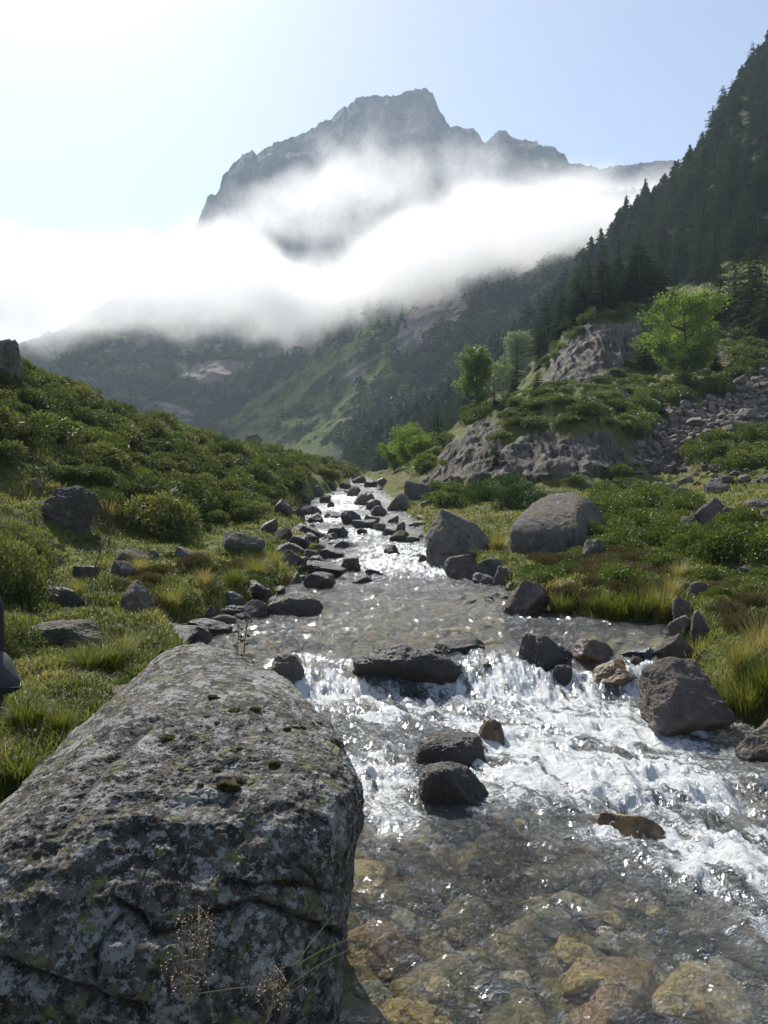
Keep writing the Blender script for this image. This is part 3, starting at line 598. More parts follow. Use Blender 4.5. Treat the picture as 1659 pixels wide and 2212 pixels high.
rock((76, 1203, 160, 1230), 'flat brownish slab sunk in the lawn near the left bushes', 'pink', 'rock', seed=89, flat=2, bury=.5)
rock((152, 1222, 212, 1254), 'square grey rock beside the dry stalk', 'damp', 'rock', seed=90)
rock((92, 1268, 184, 1306), 'long low rock in the turf, behind the tilted slab', 'damp', 'rock', seed=91, flat=1.4)
rock((38, 1346, 238, 1404), 'long tilted slab with a dark underside in the grass of the left bank', 'dry', 'rock', seed=92, level=6, flat=2)
rock((256, 1256, 332, 1326), 'rock with rusty moss at the edge of the left bank', 'pink', 'rock', seed=93)
rock((340, 1355, 458, 1396), 'flat slab lying at the water edge behind the foreground boulder', 'damp', 'rock', seed=94, flat=2)
rock((402, 1340, 504, 1374), 'dark flat rock beside the pool, next to the slab', 'wet', 'river_rock', seed=95, flat=1.5)
rock((572, 1282, 698, 1330), 'whale shaped grey rock jutting into the pool from the left', 'damp', 'river_rock', seed=96, level=6, flat=.8)
rock((524, 1297, 580, 1332), 'smooth brown rock against the whale shaped one', 'pink', 'river_rock', seed=97)
rock((470, 1278, 528, 1316), 'round dark rock under the left bank', 'damp', 'river_rock', seed=98)
rock((444, 1308, 470, 1344), 'small upright stone in the shallows', 'damp', 'river_rock', seed=99)
rock((455, 1329, 510, 1346), 'small pale flat stone in the shallows', 'pale', 'river_rock', seed=101, flat=2)
rock((532, 1268, 590, 1296), 'pair of grey stones pressed together at the pool edge', 'damp', 'river_rock', seed=102)
rock((-30, 728, 50, 790), 'dark boulder on the crest of the left slope at the photo edge', 'lich', 'boulder', seed=103, cat='boulder', Y=27, p=14, rough=.1)
rock((528, 936, 566, 966), 'pale rounded boulder standing on the far end of the left crest', 'pale', 'boulder', seed=104, cat='boulder', Y=63)
# --- rocks along the rapids upstream
UPL = [(626, 1130, 704, 1166), (702, 1134, 752, 1164), (657, 1174, 702, 1196), (685, 1185, 744, 1207), (661, 1212, 750, 1252), (654, 1236, 726, 1272), (623, 1157, 670, 1184), (594, 1172, 658, 1194), (598, 1188, 656, 1222), (640, 1188, 692, 1214), (622, 1234, 658, 1262),
       (735, 1205, 782, 1238), (664, 1107, 700, 1130), (700, 1104, 738, 1120), (652, 1093, 696, 1112), (629, 1097, 660, 1122), (592, 1078, 632, 1116), (690, 1068, 716, 1088), (706, 1082, 722, 1096), (560, 1120, 600, 1150), (590, 1140, 632, 1168), (640, 1150, 690, 1172), (700, 1150, 730, 1166), (648, 1070, 672, 1090), (668, 1050, 700, 1072), (630, 1205, 668, 1232), (700, 1222, 740, 1240)]
for i, b in enumerate(UPL):
    if i == 0: rock(b, 'long dark rounded rock lying across the rapids upstream, left of a pair', 'wet', 'river_rock', seed=201, bury=.3)
    elif i == 1: rock(b, 'dark rounded rock in the rapids upstream, right of a pair', 'wet', 'river_rock', seed=202, bury=.3)
    elif i == 4: rock(b, 'big striped dark rock where the left rocks reach the pool', 'wet', 'river_rock', seed=205, flat=.5)
    elif i == 5: rock(b, 'grey rock with pale cracks at the head of the pool, below the striped one', 'damp', 'river_rock', seed=206, flat=.4)
    else: rock(b, 'dark flat topped rock among the heap on the left side of the rapids', ('wet', 'damp', 'dark')[i % 3], 'river_rock', 'dark rocks heaped on the left side of the rapids', seed=200 + i, level=4, flat=.7)
UPM = [((720, 1169, 776, 1184), 'flat dark rock awash in mid rapids'), ((828, 1177, 866, 1202), 'small mossy dark rock alone in the white water'), ((786, 1229, 832, 1244), 'low pointed rock at the head of the pool'), ((758, 1245, 804, 1263), 'low dark rock in the pool, just downstream of the pointed one'), ((1035, 1432, 1062, 1446), 'small black stone in the falling water of the step')]
for i, (b, l) in enumerate(UPM): rock(b, l, 'wet', 'river_rock', seed=240 + i, flat=.8, bury=.35)
UPR = [(737, 1102, 782, 1134), (764, 1058, 812, 1092), (748, 1048, 782, 1072), (758, 1122, 814, 1144), (779, 1112, 820, 1136), (840, 1145, 890, 1172), (825, 1141, 858, 1160), (855, 1126, 876, 1152), (805, 1131, 834, 1150), (770, 1141, 794, 1156), (866, 1157, 908, 1172), (903, 1198, 928, 1218), (800, 1092, 836, 1116), (790, 1078, 826, 1102), (730, 1040, 760, 1056), (786, 1036, 816, 1052), (812, 1032, 848, 1048), (760, 1028, 792, 1044), (700, 1040, 728, 1056), (836, 1112, 862, 1130)]
for i, b in enumerate(UPR):
    if i == 0: rock(b, 'blocky dark rock on the right side of the rapids upstream', 'wet', 'river_rock', seed=301)
    elif i == 1: rock(b, 'tall dark boulder with a mossy crown where the rapids come round the bend', 'damp', 'boulder', seed=302, cat='boulder')
    else: rock(b, 'dark rock in the heap on the right side of the rapids', ('wet', 'damp', 'dark')[i % 3], 'river_rock', 'dark rocks heaped on the right side of the rapids', seed=300 + i, level=4)
# --- the two large boulders of the right bank, built from corner points
def hullrock(name, pts, mat, label, cat, level, p=30, rough=.03, fine=.01, seed=1, post=None, sc=1.0):
    pts = np.array(pts, float); c = pts.mean(0)
    bm = bmesh.new()
    for q in pts: bm.verts.new(q - c)
    bmesh.ops.convex_hull(bm, input=bm.verts); bm.faces.ensure_lookup_table(); bm.normal_update()
    nn = np.array([f.normal[:] for f in bm.faces]); of = np.array([f.normal.dot(f.verts[0].co) for f in bm.faces]); bm.free()
    if of.mean() < 0: nn, of = -nn, -of
    keep = of > 1e-3; nn, of = nn[keep], of[keep]
    # merge faces that share a plane
    key = {}
    for a, b in zip(nn, of): key.setdefault(tuple(np.round(np.append(a, b), 1)), (a, b))
    nn = np.array([k[0] for k in key.values()]); of = np.array([k[1] for k in key.values()])
    d, T = ico(level)
    q = np.zeros(len(d))
    for a, b in zip(nn, of): q += (np.maximum(d @ a, 1e-3) / b) ** p
    V = d * (q ** (-1 / p))[:, None] * sc
    if post is not None: V = post(V, d, c)
    o = mesh(name, V, T, mat, loc=c)
    tag(o, label, cat); return o
def roughen(a1, f1, a2, f2, s, a3=.0, f3=1.):
    def post(V, d, c):
        q = V + s
        return V + d * (a1 * fbm(*(q * f1).T, 5) + a2 * fbm(*(q * f2).T, 4, .6, True) + a3 * fbm(*(q * f3).T, 4, .6))[:, None]
    return post
def corners(Yf, Yb, front, back):
    return [P(x, y, Yf + (q[0] if q else 0)) for x, y, *q in front] + [P(x, y, Yb + (q[0] if q else 0)) for x, y, *q in back]
hullrock('boulder', corners(20.0, 21.6, [(952, 1100, .5), (922, 1152, .3), (918, 1195), (932, 1225, .0), (985, 1235), (1010, 1228), (1025, 1195, .3), (958, 1140)], [(960, 1098), (1030, 1130), (1060, 1165), (1062, 1215), (925, 1190), (925, 1220)]),
         RM['lich'], 'angular grey boulder covered in pale lichen, standing in the water at the right', 'boulder', 6, 40, post=roughen(.05, 1.4, .03, 4, 3))
hullrock('boulder', corners(19.8, 21.8, [(1100, 1138, .2), (1102, 1210, .2), (1110, 1160), (1180, 1148), (1250, 1142), (1230, 1215), (1160, 1218), (1290, 1200, .5), (1245, 1105, .6)], [(1150, 1085, -.3), (1190, 1064), (1240, 1061), (1275, 1075), (1302, 1105), (1308, 1130), (1300, 1200), (1110, 1200)]),
         RM['dry'], 'large rounded brownish boulder with a sunlit top among the bushes of the right bank', 'boulder', 6, 30, post=roughen(.05, 1.2, .03, 4, 8))
# --- the scree on the right
SCR = [(1665, 765), (1665, 905), (1600, 925), (1540, 955), (1490, 1000), (1430, 1012), (1370, 1008), (1372, 965), (1425, 925), (1440, 890), (1520, 872), (1580, 835), (1620, 800)]
SCR = np.array(SCR, float); got = []; tries = 0
while len(got) < 225 and tries < 9000:
    tries += 1
    x, y = prng.uniform(1365, 1675), prng.uniform(765, 1015)
    if not inpoly(np.array([x]), np.array([y]), SCR)[0]: continue
    s = prng.choice([12, 15, 20, 27, 36], p=[.22, .3, .26, .15, .07]) * prng.uniform(.85, 1.15)
    if any((abs(x - a) < (s + c) * .42) and (abs(y - b) < (s + c) * .24) for a, b, c in got): continue
    got.append((x, y, s))
got.sort(key=lambda q: q[1])
for i, (x, y, s) in enumerate(got):
    b = hit(x, y, 45); wd = s / DS / F * b[1] * 1.2
    o = put('scree_rock', variant(i % 12, 'pale'), (b[0], b[1], b[2] + wd * .12), (prng.uniform(-.5, .5), prng.uniform(-.5, .5), prng.uniform(0, 6.28)), (wd * 1.15, wd * prng.uniform(.8, 1.1), wd * prng.uniform(.6, .95)))
    tag(o, 'pale grey block in the scree tongue below the right forest', 'rock', 'blocks of the scree tongue')
# --- small stones along both edges and scattered over the meadow
def scatter(n, fn, mk, label, group, name='stone', smin=.12, smax=.4, flat=0.0):
    k = 0
    while k < n:
        X, Y = fn()
        z = float(surf(np.array([X]), np.array([Y]))[0]); s = smin * (smax / smin) ** (prng.random() ** 1.6)
        o = put(name, variant(int(prng.integers(0, 12)), mk, flat), (X, Y, z + s * .1), (prng.uniform(-.3, .3), prng.uniform(-.3, .3), prng.uniform(0, 6.28)), (s * 1.2, s, s * prng.uniform(.5, .8)))
        tag(o, label, 'stone', group); k += 1
def edge_l():
    Y = 9.5 * (75 / 9.5) ** prng.random(); a, b = edges(np.array([Y])); return float(a[0] + prng.normal(0, .22) * (1 + Y / 40)), Y
def edge_r():
    Y = 12.2 * (75 / 12.2) ** prng.random(); a, b = edges(np.array([Y])); return float(b[0] + prng.normal(0, .2) * (1 + Y / 40)), Y
scatter(60, edge_l, 'wet', 'small dark stone at the left water edge', 'small stones along the left water edge', smin=.14, smax=.55)
scatter(45, edge_r, 'damp', 'small grey stone at the right water edge', 'small stones along the right water edge', smin=.14, smax=.5)
def mead():
    while True:
        dx, dy = prng.uniform(1380, 1659), prng.uniform(1015, 1050); b = hit(dx, dy)
        if b[1] < 75: return float(b[0]), float(b[1])
scatter(36, mead, 'pink', 'small stone strewn on the yellow meadow below the scree', 'stones strewn over the right meadow', smin=.3, smax=.9)

# --- stones lying on the stream bed, seen through the water
BM = [bedstone_material(n_, c0, c1) for n_, c0, c1 in (('ochre_bed_stone', (.42, .30, .11), (.58, .45, .20)), ('grey_bed_stone', (.20, .21, .17), (.36, .36, .28)), ('rusty_bed_stone', (.28, .17, .085), (.44, .29, .16)), ('pale_bed_stone', (.34, .31, .22), (.52, .47, .36)), ('dark_bed_stone', (.05, .055, .06), (.10, .105, .11)))]
BEDM = {}
for i in range(290):
    if i < 210: Y = math.exp(prng.uniform(math.log(3.1), math.log(8.2))); a_, b_ = edges(np.array([Y])); X = prng.uniform(-.5, min(b_[0] - .2, .52 * Y))
    else: Y = prng.uniform(9.3, 13.5); a_, b_ = edges(np.array([Y])); X = prng.uniform(a_[0] + .4, b_[0] - .1)
    s = prng.choice([.11, .17, .26, .40], p=[.34, .32, .22, .12]) * prng.uniform(.8, 1.2); k = int(prng.choice(5, p=[.3, .24, .14, .17, .15] if i < 210 else [.6, .08, .14, .14, .04])); q = i % 6
    if (q, k) not in BEDM: V, T = rockshape(520 + q, 4, cuts=14, flat=.8, p=24, rough=.07); BEDM[(q, k)] = mesh('bed_stone', V, T, BM[k], obj=False)
    zb = float(vert_ground(np.array([X]), np.array([Y]))[0]); hz = min(s * .45, (float(zwat(Y)) - .07 - zb) * 1.5)
    if hz < .04: continue
    o = put('bed_stone', BEDM[(q, k)], (X, Y, zb + hz * .12), (prng.uniform(-.12, .12), prng.uniform(-.12, .12), prng.uniform(0, 6.28)), (s * 1.25, s, hz))
    tag(o, 'stone on the stream bed seen through clear water', 'stone', 'stones on the stream bed')

# --- drops thrown up where the water falls
sV, sT = ico(0); r5 = np.random.default_rng(55); dV = []; dF = []; nd5 = 0
for fx, fy, sp, cnt in [(690, 1450, .35, 260), (1075, 1455, .4, 320), (1210, 1450, .35, 120), (1400, 1450, .25, 90), (1340, 1420, .3, 60), (1390, 1810, .35, 160), (1540, 1820, .4, 170), (830, 1670, .25, 110), (1490, 1575, .2, 80), (1100, 1640, .3, 90), (1250, 1680, .5, 120)]:
    b = hit(fx, fy)
    for _ in range(cnt // 3):
        c5 = b + [r5.normal(0, sp), r5.normal(0, .14), abs(r5.normal(0, .07)) + .03]; c5[2] = zwat(np.array([c5[1]]))[0] + abs(r5.normal(0, .085)) + .02
        dV.append(sV * r5.uniform(.0016, .0042) * [1, 1, 1.3] + c5); dF.append(sT + nd5); nd5 += len(sV)
m = M('water_drop'); m.pbr(Base_Color=(.85, .88, .9), Roughness=.15, Specular_IOR_Level=.8)
tag(mesh('spray', np.concatenate(dV), np.concatenate(dF), m.m), 'fine spray of drops above the falling water', kind='stuff')

# ------------------------------------------------------------------ the foreground boulder
m = M('lichen_crusted_boulder'); pos = m.pos()
n1 = m.noise(pos, 2.2, 9, .62); n2 = m.noise(pos, 9, 10, .7); n3 = m.noise(pos, 42, 8, .7); n4 = m.noise(pos, 130, 5, .65)
c = m.ramp(m.math('ADD', m.math('MULTIPLY', n2, .6), m.math('MULTIPLY', n3, .4)), [(.36, (.045, .042, .038)), (.47, (.125, .112, .094)), (.58, (.25, .222, .188)), (.7, (.35, .315, .27))])
def crust(seed, sc, lo, hi, wobble=.5):
    off = m.n('VectorMath', {'operation': 'ADD'}); m.set(off.inputs[0], pos); off.inputs[1].default_value = (seed, seed * 1.7, -seed)
    a = m.noise(off.outputs[0], sc, 9, .72, wobble); return m.sm(a, lo, hi)
blk = m.math('MULTIPLY', crust(3.1, 17, .50, .54, .2), m.sm(n3, .34, .50)); c = m.mix(m.math('MULTIPLY', blk, .9), c, m.mix(n4, (.015, .015, .014), (.05, .048, .045)))
wht = m.math('MULTIPLY', crust(9.2, 5.0, .55, .565, .15), m.sm(n3, .38, .47)); c = m.mix(wht, c, m.mix(n3, (.30, .30, .28), (.47, .46, .43)))
whb = m.math('MULTIPLY', crust(41.7, 2.1, .575, .59, .1), m.sm(n3, .40, .47)); c = m.mix(whb, c, m.mix(n3, (.36, .355, .33), (.56, .55, .51)))
brn = m.math('MULTIPLY', crust(55.3, 3.4, .55, .59, .2), m.sm(n2, .38, .52)); c = m.mix(m.math('MULTIPLY', brn, .8), c, m.mix(n4, (.022, .019, .015), (.07, .058, .043)))
wh2 = m.math('MULTIPLY', crust(21.4, 24, .535, .56, .1), m.sm(n3, .35, .46)); c = m.mix(wh2, c, m.mix(n4, (.33, .32, .30), (.50, .49, .46)))
yel = m.math('MULTIPLY', crust(14.8, 8, .575, .595, .15), m.sm(n3, .38, .50)); c = m.mix(yel, c, m.mix(n4, (.17, .18, .055), (.34, .34, .14)))
olv = m.math('MULTIPLY', crust(33.0, 3.0, .56, .62), m.sm(n2, .42, .56)); c = m.mix(m.math('MULTIPLY', olv, .75), c, (.075, .078, .03))
c = m.mix(m.attr('crack'), c, (.014, .013, .010))
hh = m.math('ADD', m.math('MULTIPLY', n2, .5), m.math('ADD', m.math('MULTIPLY', n3, .35), m.math('MULTIPLY', n4, .15)))
hh = m.math('ADD', hh, m.math('MULTIPLY', m.math('ADD', wht, m.math('ADD', wh2, yel)), .05))
m.pbr(Base_Color=c, Roughness=.9, Normal=m.bump(hh, 1.0, .07), Specular_IOR_Level=.25)
BOULD = [P(400, 1388, 5.2), P(345, 1402, 5.2), P(520, 1408, 5.0), P(585, 1438, 4.9), P(640, 1480, 4.6), P(690, 1530, 4.3), P(738, 1600, 4.0), P(772, 1675, 3.5), P(500, 1700, 3.15), P(220, 1690, 3.15), P(700, 1705, 3.15), P(480, 1790, 2.92), P(250, 1790, 2.92),
         P(-20, 1840, 2.95), P(100, 1700, 3.6), P(215, 1555, 4.3), P(320, 1425, 5.05), P(775, 1750, 3.25), P(745, 1940, 3.15), P(730, 2060, 3.05), P(716, 2230, 3.0), P(400, 2200, 2.58), P(60, 2150, 2.58), P(450, 1930, 2.76), P(650, 1900, 2.86), P(120, 1900, 2.80),
         P(-240, 2000, 2.9), P(-330, 2300, 2.85), P(-60, 2290, 2.7), (-.25, 3.1, -2.3), (-1.75, 2.9, -2.2), (-.9, 2.85, -2.3), (-.3, 4.5, -2.3), (-1.0, 5.4, -2.2), (-1.75, 5.0, -2.2), (-2.0, 3.8, -2.2)]
CR = [([(245, 1955), (300, 1980), (322, 2012), (350, 2022), (415, 2000), (500, 1965), (560, 1944), (650, 1980), (730, 2018)], .045, .022), ([(490, 1912), (580, 1905), (665, 1910), (720, 1925)], .03, .014), ([(203, 2130), (206, 2055), (240, 2005), (265, 1975)], .03, .014),
      ([(655, 1870), (685, 1890), (700, 1930)], .03, .014), ([(655, 2080), (665, 2010), (700, 2000)], .03, .016), ([(0, 2080), (120, 2140), (300, 2175)], .04, .03), ([(230, 1640), (330, 1545), (400, 1450)], .025, .03), ([(120, 1800), (230, 1640)], .02, .02)]
def bould_post(V, d, c):
    W = V + c
    V = V + d * (.055 * fbm(*(W * 1.5).T, 5) + .034 * fbm(*(W * 4.2).T, 5, .6, True) + .012 * fbm(*(W * 15).T, 5, .65) + .004 * fbm(*(W * 55).T, 3, .6, True))[:, None]
    W = V + c; sx, sy = seen(W[:, 0], W[:, 1], W[:, 2]); wob = fbm(*(W * 5).T, 4) * 14
    cr = np.zeros(len(V)); dep = np.zeros(len(V))
    fr = (d[:, 1] < .25)
    for pl, dp, wdm in CR:
        wpx = wdm / 2.9 * F * DS; best = np.full(len(V), 1e9)
        for (x0, y0), (x1, y1) in zip(pl[:-1], pl[1:]):
            tx, ty = x1 - x0, y1 - y0; t = np.clip(((sx - x0) * tx + (sy + wob - y0) * ty) / (tx * tx + ty * ty), 0, 1)
            best = np.minimum(best, np.hypot(sx - x0 - t * tx, sy + wob - y0 - t * ty))
        g = np.exp(-(best / wpx) ** 2); dep = np.maximum(dep, g * dp); cr = np.maximum(cr, np.exp(-(best / (wpx * .55)) ** 2) * min(1, dp / .035))
    # the block below the long crack stands out a little
    blk = sstep(190, 240, sx) * sstep(760, 700, sx) * sstep(2000, 2035, sy + wob - .0 * sx)
    V = V - d * (dep * fr)[:, None] + d * (.03 * blk * fr)[:, None]
    bould_post.cr = cr * fr
    return V
fb = hullrock('boulder', BOULD, m.m, 'huge lichen crusted boulder filling the lower left foreground, beside the water', 'boulder', 8, 21, post=bould_post, sc=1.045)
ca = fb.data.attributes.new('crack', 'FLOAT', 'POINT'); ca.data.foreach_set('value', bould_post.cr.astype(np.float32) * .8)
# moss cushions on it
m = M('moss'); pos = m.pos(); nn_ = m.noise(pos, 90, 4, .7)
m.pbr(Base_Color=m.ramp(nn_, [(.35, (.02, .02, .006)), (.5, (.06, .055, .015)), (.65, (.12, .10, .03))]), Roughness=1.0, Normal=m.bump(nn_, 1.0, .02), Specular_IOR_Level=.05)
MOSS = m.m
dg = bpy.context.evaluated_depsgraph_get()
bpy.context.view_layer.update()
def on(o, dx, dy):
    dirv = Vector(P(dx, dy, 1.0)).normalized(); mw = o.matrix_world.inverted()
    ok, co, no, _ = o.ray_cast(mw @ Vector((0, 0, 0)), (mw.to_3x3() @ dirv))
    return (co, no) if ok else (None, None)
mossV = {}
for i, (x, y, s) in enumerate([(463, 1508, 22), (508, 1537, 20), (552, 1533, 20), (358, 1600, 24), (595, 1652, 22), (468, 1668, 18), (490, 1700, 34), (519, 1690, 14), (616, 1576, 16), (640, 1572, 12), (655, 1573, 12), (690, 1562, 10), (432, 1696, 10), (445, 1550, 10), (470, 1565, 12), (612, 1907, 18), (635, 1910, 14)]):
    co, no = on(fb, x, y)
    if co is None: continue
    r = s / DS / F * 3.4 * .72
    V, T = rockshape(700 + i % 5, 4, cuts=16, p=8, rough=.22, fine=.05)
    o = put('moss_cushion', mesh('moss_cushion', V, T, MOSS, obj=False), co, no.to_track_quat('Z', 'Y').to_euler(), (r * 2.2, r * 2.0, r * 1.1), fb)

# ------------------------------------------------------------------ plants
vr = np.random.default_rng(21)
def unit(a): return a / np.maximum(np.linalg.norm(a, axis=-1, keepdims=True), 1e-9)
def leafquads(c, ax, L, W, rng=vr, bend=.0):
    """pointed leaves: base, side, tip, side"""
    n = len(c); ax = unit(ax); sd_ = unit(np.cross(ax, rng.normal(size=(n, 3)))); L = np.broadcast_to(L, n)[:, None]; W = np.broadcast_to(W, n)[:, None]
    mid = c + ax * L * .5
    V = np.stack([c, mid + sd_ * W * .5, c + ax * L, mid - sd_ * W * .5], 1).reshape(-1, 3)
    return V, np.arange(4 * n).reshape(n, 4)
def tube(pts, rad, k=6):
    pts = np.asarray(pts, float); n = len(pts); rad = np.broadcast_to(rad, n); tg = unit(np.gradient(pts, axis=0))
    ref = np.array([.3, .2, .93]) if abs(tg[0][2]) < .9 else np.array([1., 0, 0])
    a = unit(np.cross(tg, ref)); b = np.cross(tg, a); th = np.linspace(0, 2 * math.pi, k, endpoint=False)
    V = pts[:, None] + rad[:, None, None] * (a[:, None] * np.cos(th)[:, None] + b[:, None] * np.sin(th)[:, None])
    i = np.arange(n * k).reshape(n, k); j = np.roll(i, -1, 1)
    return V.reshape(-1, 3), np.stack([i[:-1].ravel(), j[:-1].ravel(), j[1:].ravel(), i[1:].ravel()], 1)
class Acc:
    def __init__(s): s.V = []; s.F = {}; s.A = []; s.n = 0
    def add(s, V, Fc, t=.5):
        V = np.asarray(V, float); Fc = np.asarray(Fc); s.V.append(V); s.F.setdefault(Fc.shape[1], []).append(Fc + s.n); s.A.append(np.broadcast_to(t, len(V))); s.n += len(V)
    def mesh(s, name, mat, obj=False, smooth=False, **k):
        return mesh(name, np.concatenate(s.V), [np.concatenate(f) for f in s.F.values()], mat, attrs=dict(tint=np.concatenate(s.A)), obj=obj, smooth=smooth, **k)
def leaf_material(name, stops, gloss=.45, trans=.3, var=.25, spec=.35):
    m = M(name); rnd = m.n('ObjectInfo').outputs['Random']
    t = m.math('ADD', m.attr('tint'), m.math('MULTIPLY', m.math('SUBTRACT', rnd, .5), var))
    c = m.ramp(t, stops)
    p = m.n('BsdfPrincipled', Base_Color=c, Roughness=gloss, Specular_IOR_Level=spec)
    tl = m.n('BsdfTranslucent', Color=m.mix(.5, c, m.mix(1.0, c, (1.9, 2.0, .9), 'MULTIPLY')))
    ms = m.n('MixShader', i0=trans, i1=p.outputs[0], i2=tl.outputs[0]); m.t.links.new(ms.outputs[0], m.out.inputs[0]); return m.m
LM = dict(rhodo=leaf_material('rhododendron_leaf', [(.1, (.036, .050, .020)), (.45, (.084, .106, .034)), (.7, (.145, .160, .048)), (.95, (.22, .20, .07))], .62, .3, .5, .25),
          bilb=leaf_material('bilberry_leaf', [(.1, (.035, .055, .012)), (.5, (.075, .11, .02)), (.8, (.14, .16, .03)), (.95, (.20, .16, .04))], .5, .35, .3),
          juni=leaf_material('juniper_needles', [(.1, (.02, .04, .012)), (.5, (.045, .085, .02)), (.9, (.085, .13, .03))], .6, .2, .2),
          heath=leaf_material('heather_sprigs', [(.1, (.05, .05, .02)), (.5, (.10, .085, .035)), (.72, (.13, .10, .04)), (.8, (.26, .13, .17)), (1, (.36, .20, .26))], .8, .2, .15),
          grass=leaf_material('grass_blade', [(.05, (.055, .07, .014)), (.33, (.115, .14, .024)), (.55, (.19, .195, .045)), (.75, (.27, .22, .08)), (1, (.36, .28, .13))], .55, .35, .0),
          fir=leaf_material('fir_needles', [(.1, (.012, .024, .011)), (.5, (.027, .050, .020)), (.9, (.058, .088, .030))], .9, .22, .35, .03),
          firl=leaf_material('young_fir_needles', [(.1, (.02, .034, .014)), (.5, (.042, .064, .022)), (.9, (.08, .105, .03))], .85, .2, .2, .05),
          decid=leaf_material('broad_leaf', [(.1, (.07, .11, .02)), (.5, (.14, .21, .035)), (.9, (.22, .30, .05))], .7, .42, .15),
          birch=leaf_material('birch_leaf', [(.1, (.065, .10, .03)), (.5, (.13, .18, .05)), (.9, (.19, .25, .07))], .5, .4, .15))
m = M('bark'); pos = m.pos(); nb_ = m.noise(m.scaled(pos, 4, 4, .8), 2.5, 6, .6)
m.pbr(Base_Color=m.ramp(nb_, [(.35, (.03, .024, .018)), (.65, (.12, .095, .075))]), Roughness=.95, Normal=m.bump(nb_, .8, .05)); BARK = m.m

def bushmesh(name, mk, seed, n=3200, L=.13, W=.05, lobes=13, hgt=.62, spread=1.0, spiky=0.0):
    r = np.random.default_rng(seed); A = Acc()
    lc = []
    for i in range(lobes):
        a = r.uniform(0, 6.28); q = math.sqrt(r.random()) * .72 * spread; lc.append((q * math.cos(a), q * math.sin(a), hgt * (1 - (q / spread) ** 2) * r.uniform(.45, .95)))
    lc = np.array(lc); lr = r.uniform(.24, .42, lobes); lt = r.uniform(-.16, .16, lobes)
    k = r.integers(0, lobes, n); d = unit(r.normal(size=(n, 3)) + [0, 0, .35]); rad = lr[k] * (1 - .45 * r.random(n) ** 2.2)
    c = lc[k] + d * rad[:, None] * [1, 1, .9]
    ok = c[:, 2] > -.08; c, d, k = c[ok], d[ok], k[ok]; n = len(c)
    ax = d + r.normal(size=(n, 3)) * (.75 - .5 * spiky) + [0, 0, .45 + spiky]
    V, Fq = leafquads(c, ax, L * r.uniform(.6, 1.25, n), W * r.uniform(.7, 1.2, n), r)
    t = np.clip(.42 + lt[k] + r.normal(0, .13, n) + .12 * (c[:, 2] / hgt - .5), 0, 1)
    A.add(V, Fq, np.repeat(t, 4))
    for i in range(9):
        q = lc[r.integers(0, lobes)]; tV, tF = tube([(q[0] * .15, q[1] * .15, -.1), (q[0] * .6, q[1] * .6, q[2] * .5), tuple(q)], [.022, .016, .008], 4); A.add(tV, tF, .05)
    return A.mesh(name, LM[mk])
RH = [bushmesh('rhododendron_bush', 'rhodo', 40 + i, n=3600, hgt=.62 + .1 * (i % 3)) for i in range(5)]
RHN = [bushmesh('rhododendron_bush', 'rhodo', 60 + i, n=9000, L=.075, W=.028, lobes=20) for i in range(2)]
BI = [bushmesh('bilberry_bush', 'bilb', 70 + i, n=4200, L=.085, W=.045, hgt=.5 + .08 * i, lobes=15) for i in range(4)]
JU = [bushmesh('juniper_bush', 'juni', 80 + i, n=4200, L=.12, W=.03, hgt=.5, lobes=12, spiky=.2) for i in range(2)]
HE = [bushmesh('heather_clump', 'heath', 90 + i, n=3000, L=.15, W=.03, hgt=.42, lobes=14, spiky=.8) for i in range(3)]

# --- bushes of the left slope
LEFT = [(-120, 780), (60, 800), (165, 838), (300, 893), (420, 918), (530, 953), (620, 966), (700, 984), (778, 1010), (772, 1036), (720, 1042), (640, 1062), (590, 1098), (540, 1128), (450, 1140), (380, 1168), (300, 1172), (250, 1150), (220, 1092), (120, 1040), (40, 1018), (-120, 1000)]
def dart(fn, poly, n, sizes, sep, tries=60000, ymin=0, ymax=1e9, rs=5):
    r = np.random.default_rng(rs); XY = np.array([fn(r) for _ in range(tries)]); Z = vert_ground(XY[:, 0], XY[:, 1])
    sx, sy = seen(XY[:, 0], XY[:, 1], Z); ok = inpoly(sx, sy, poly) & (XY[:, 1] > ymin) & (XY[:, 1] < ymax)
    XY, Z = XY[ok], Z[ok]; out = []; ox = np.zeros((0, 3))
    for (x, y), z in zip(XY, Z):
        s = r.uniform(*sizes) * (1 + y * .004)
        if len(out) and (np.hypot(ox[:, 0] - x, ox[:, 1] - y) < sep * (ox[:, 2] + s)).any(): continue
        out.append((x, y, z, s)); ox = np.array([(q[0], q[1], q[3]) for q in out])
        if len(out) >= n: break
    return out
def fl(r):
    Y = 18 * (118 / 18) ** r.random(); return r.uniform(-.62, .02) * Y, Y
lb = dart(fl, LEFT, 640, (.55, 1.25), .52, rs=5); lb.sort(key=lambda q: q[1])
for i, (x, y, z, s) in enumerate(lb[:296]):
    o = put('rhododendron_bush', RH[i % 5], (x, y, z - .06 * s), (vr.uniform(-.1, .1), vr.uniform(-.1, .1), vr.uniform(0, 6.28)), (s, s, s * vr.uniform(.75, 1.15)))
    if i % 8 == 3:
        o.data = BI[i % 4]; o.name = 'bilberry_bush'; tag(o, 'brighter green bush among the dark thicket of the left slope', 'bush', 'brighter bushes on the left slope'); continue
    tag(o, 'dark green glossy bush in the thicket covering the left slope', 'bush', 'bushes covering the left slope')
A = Acc()
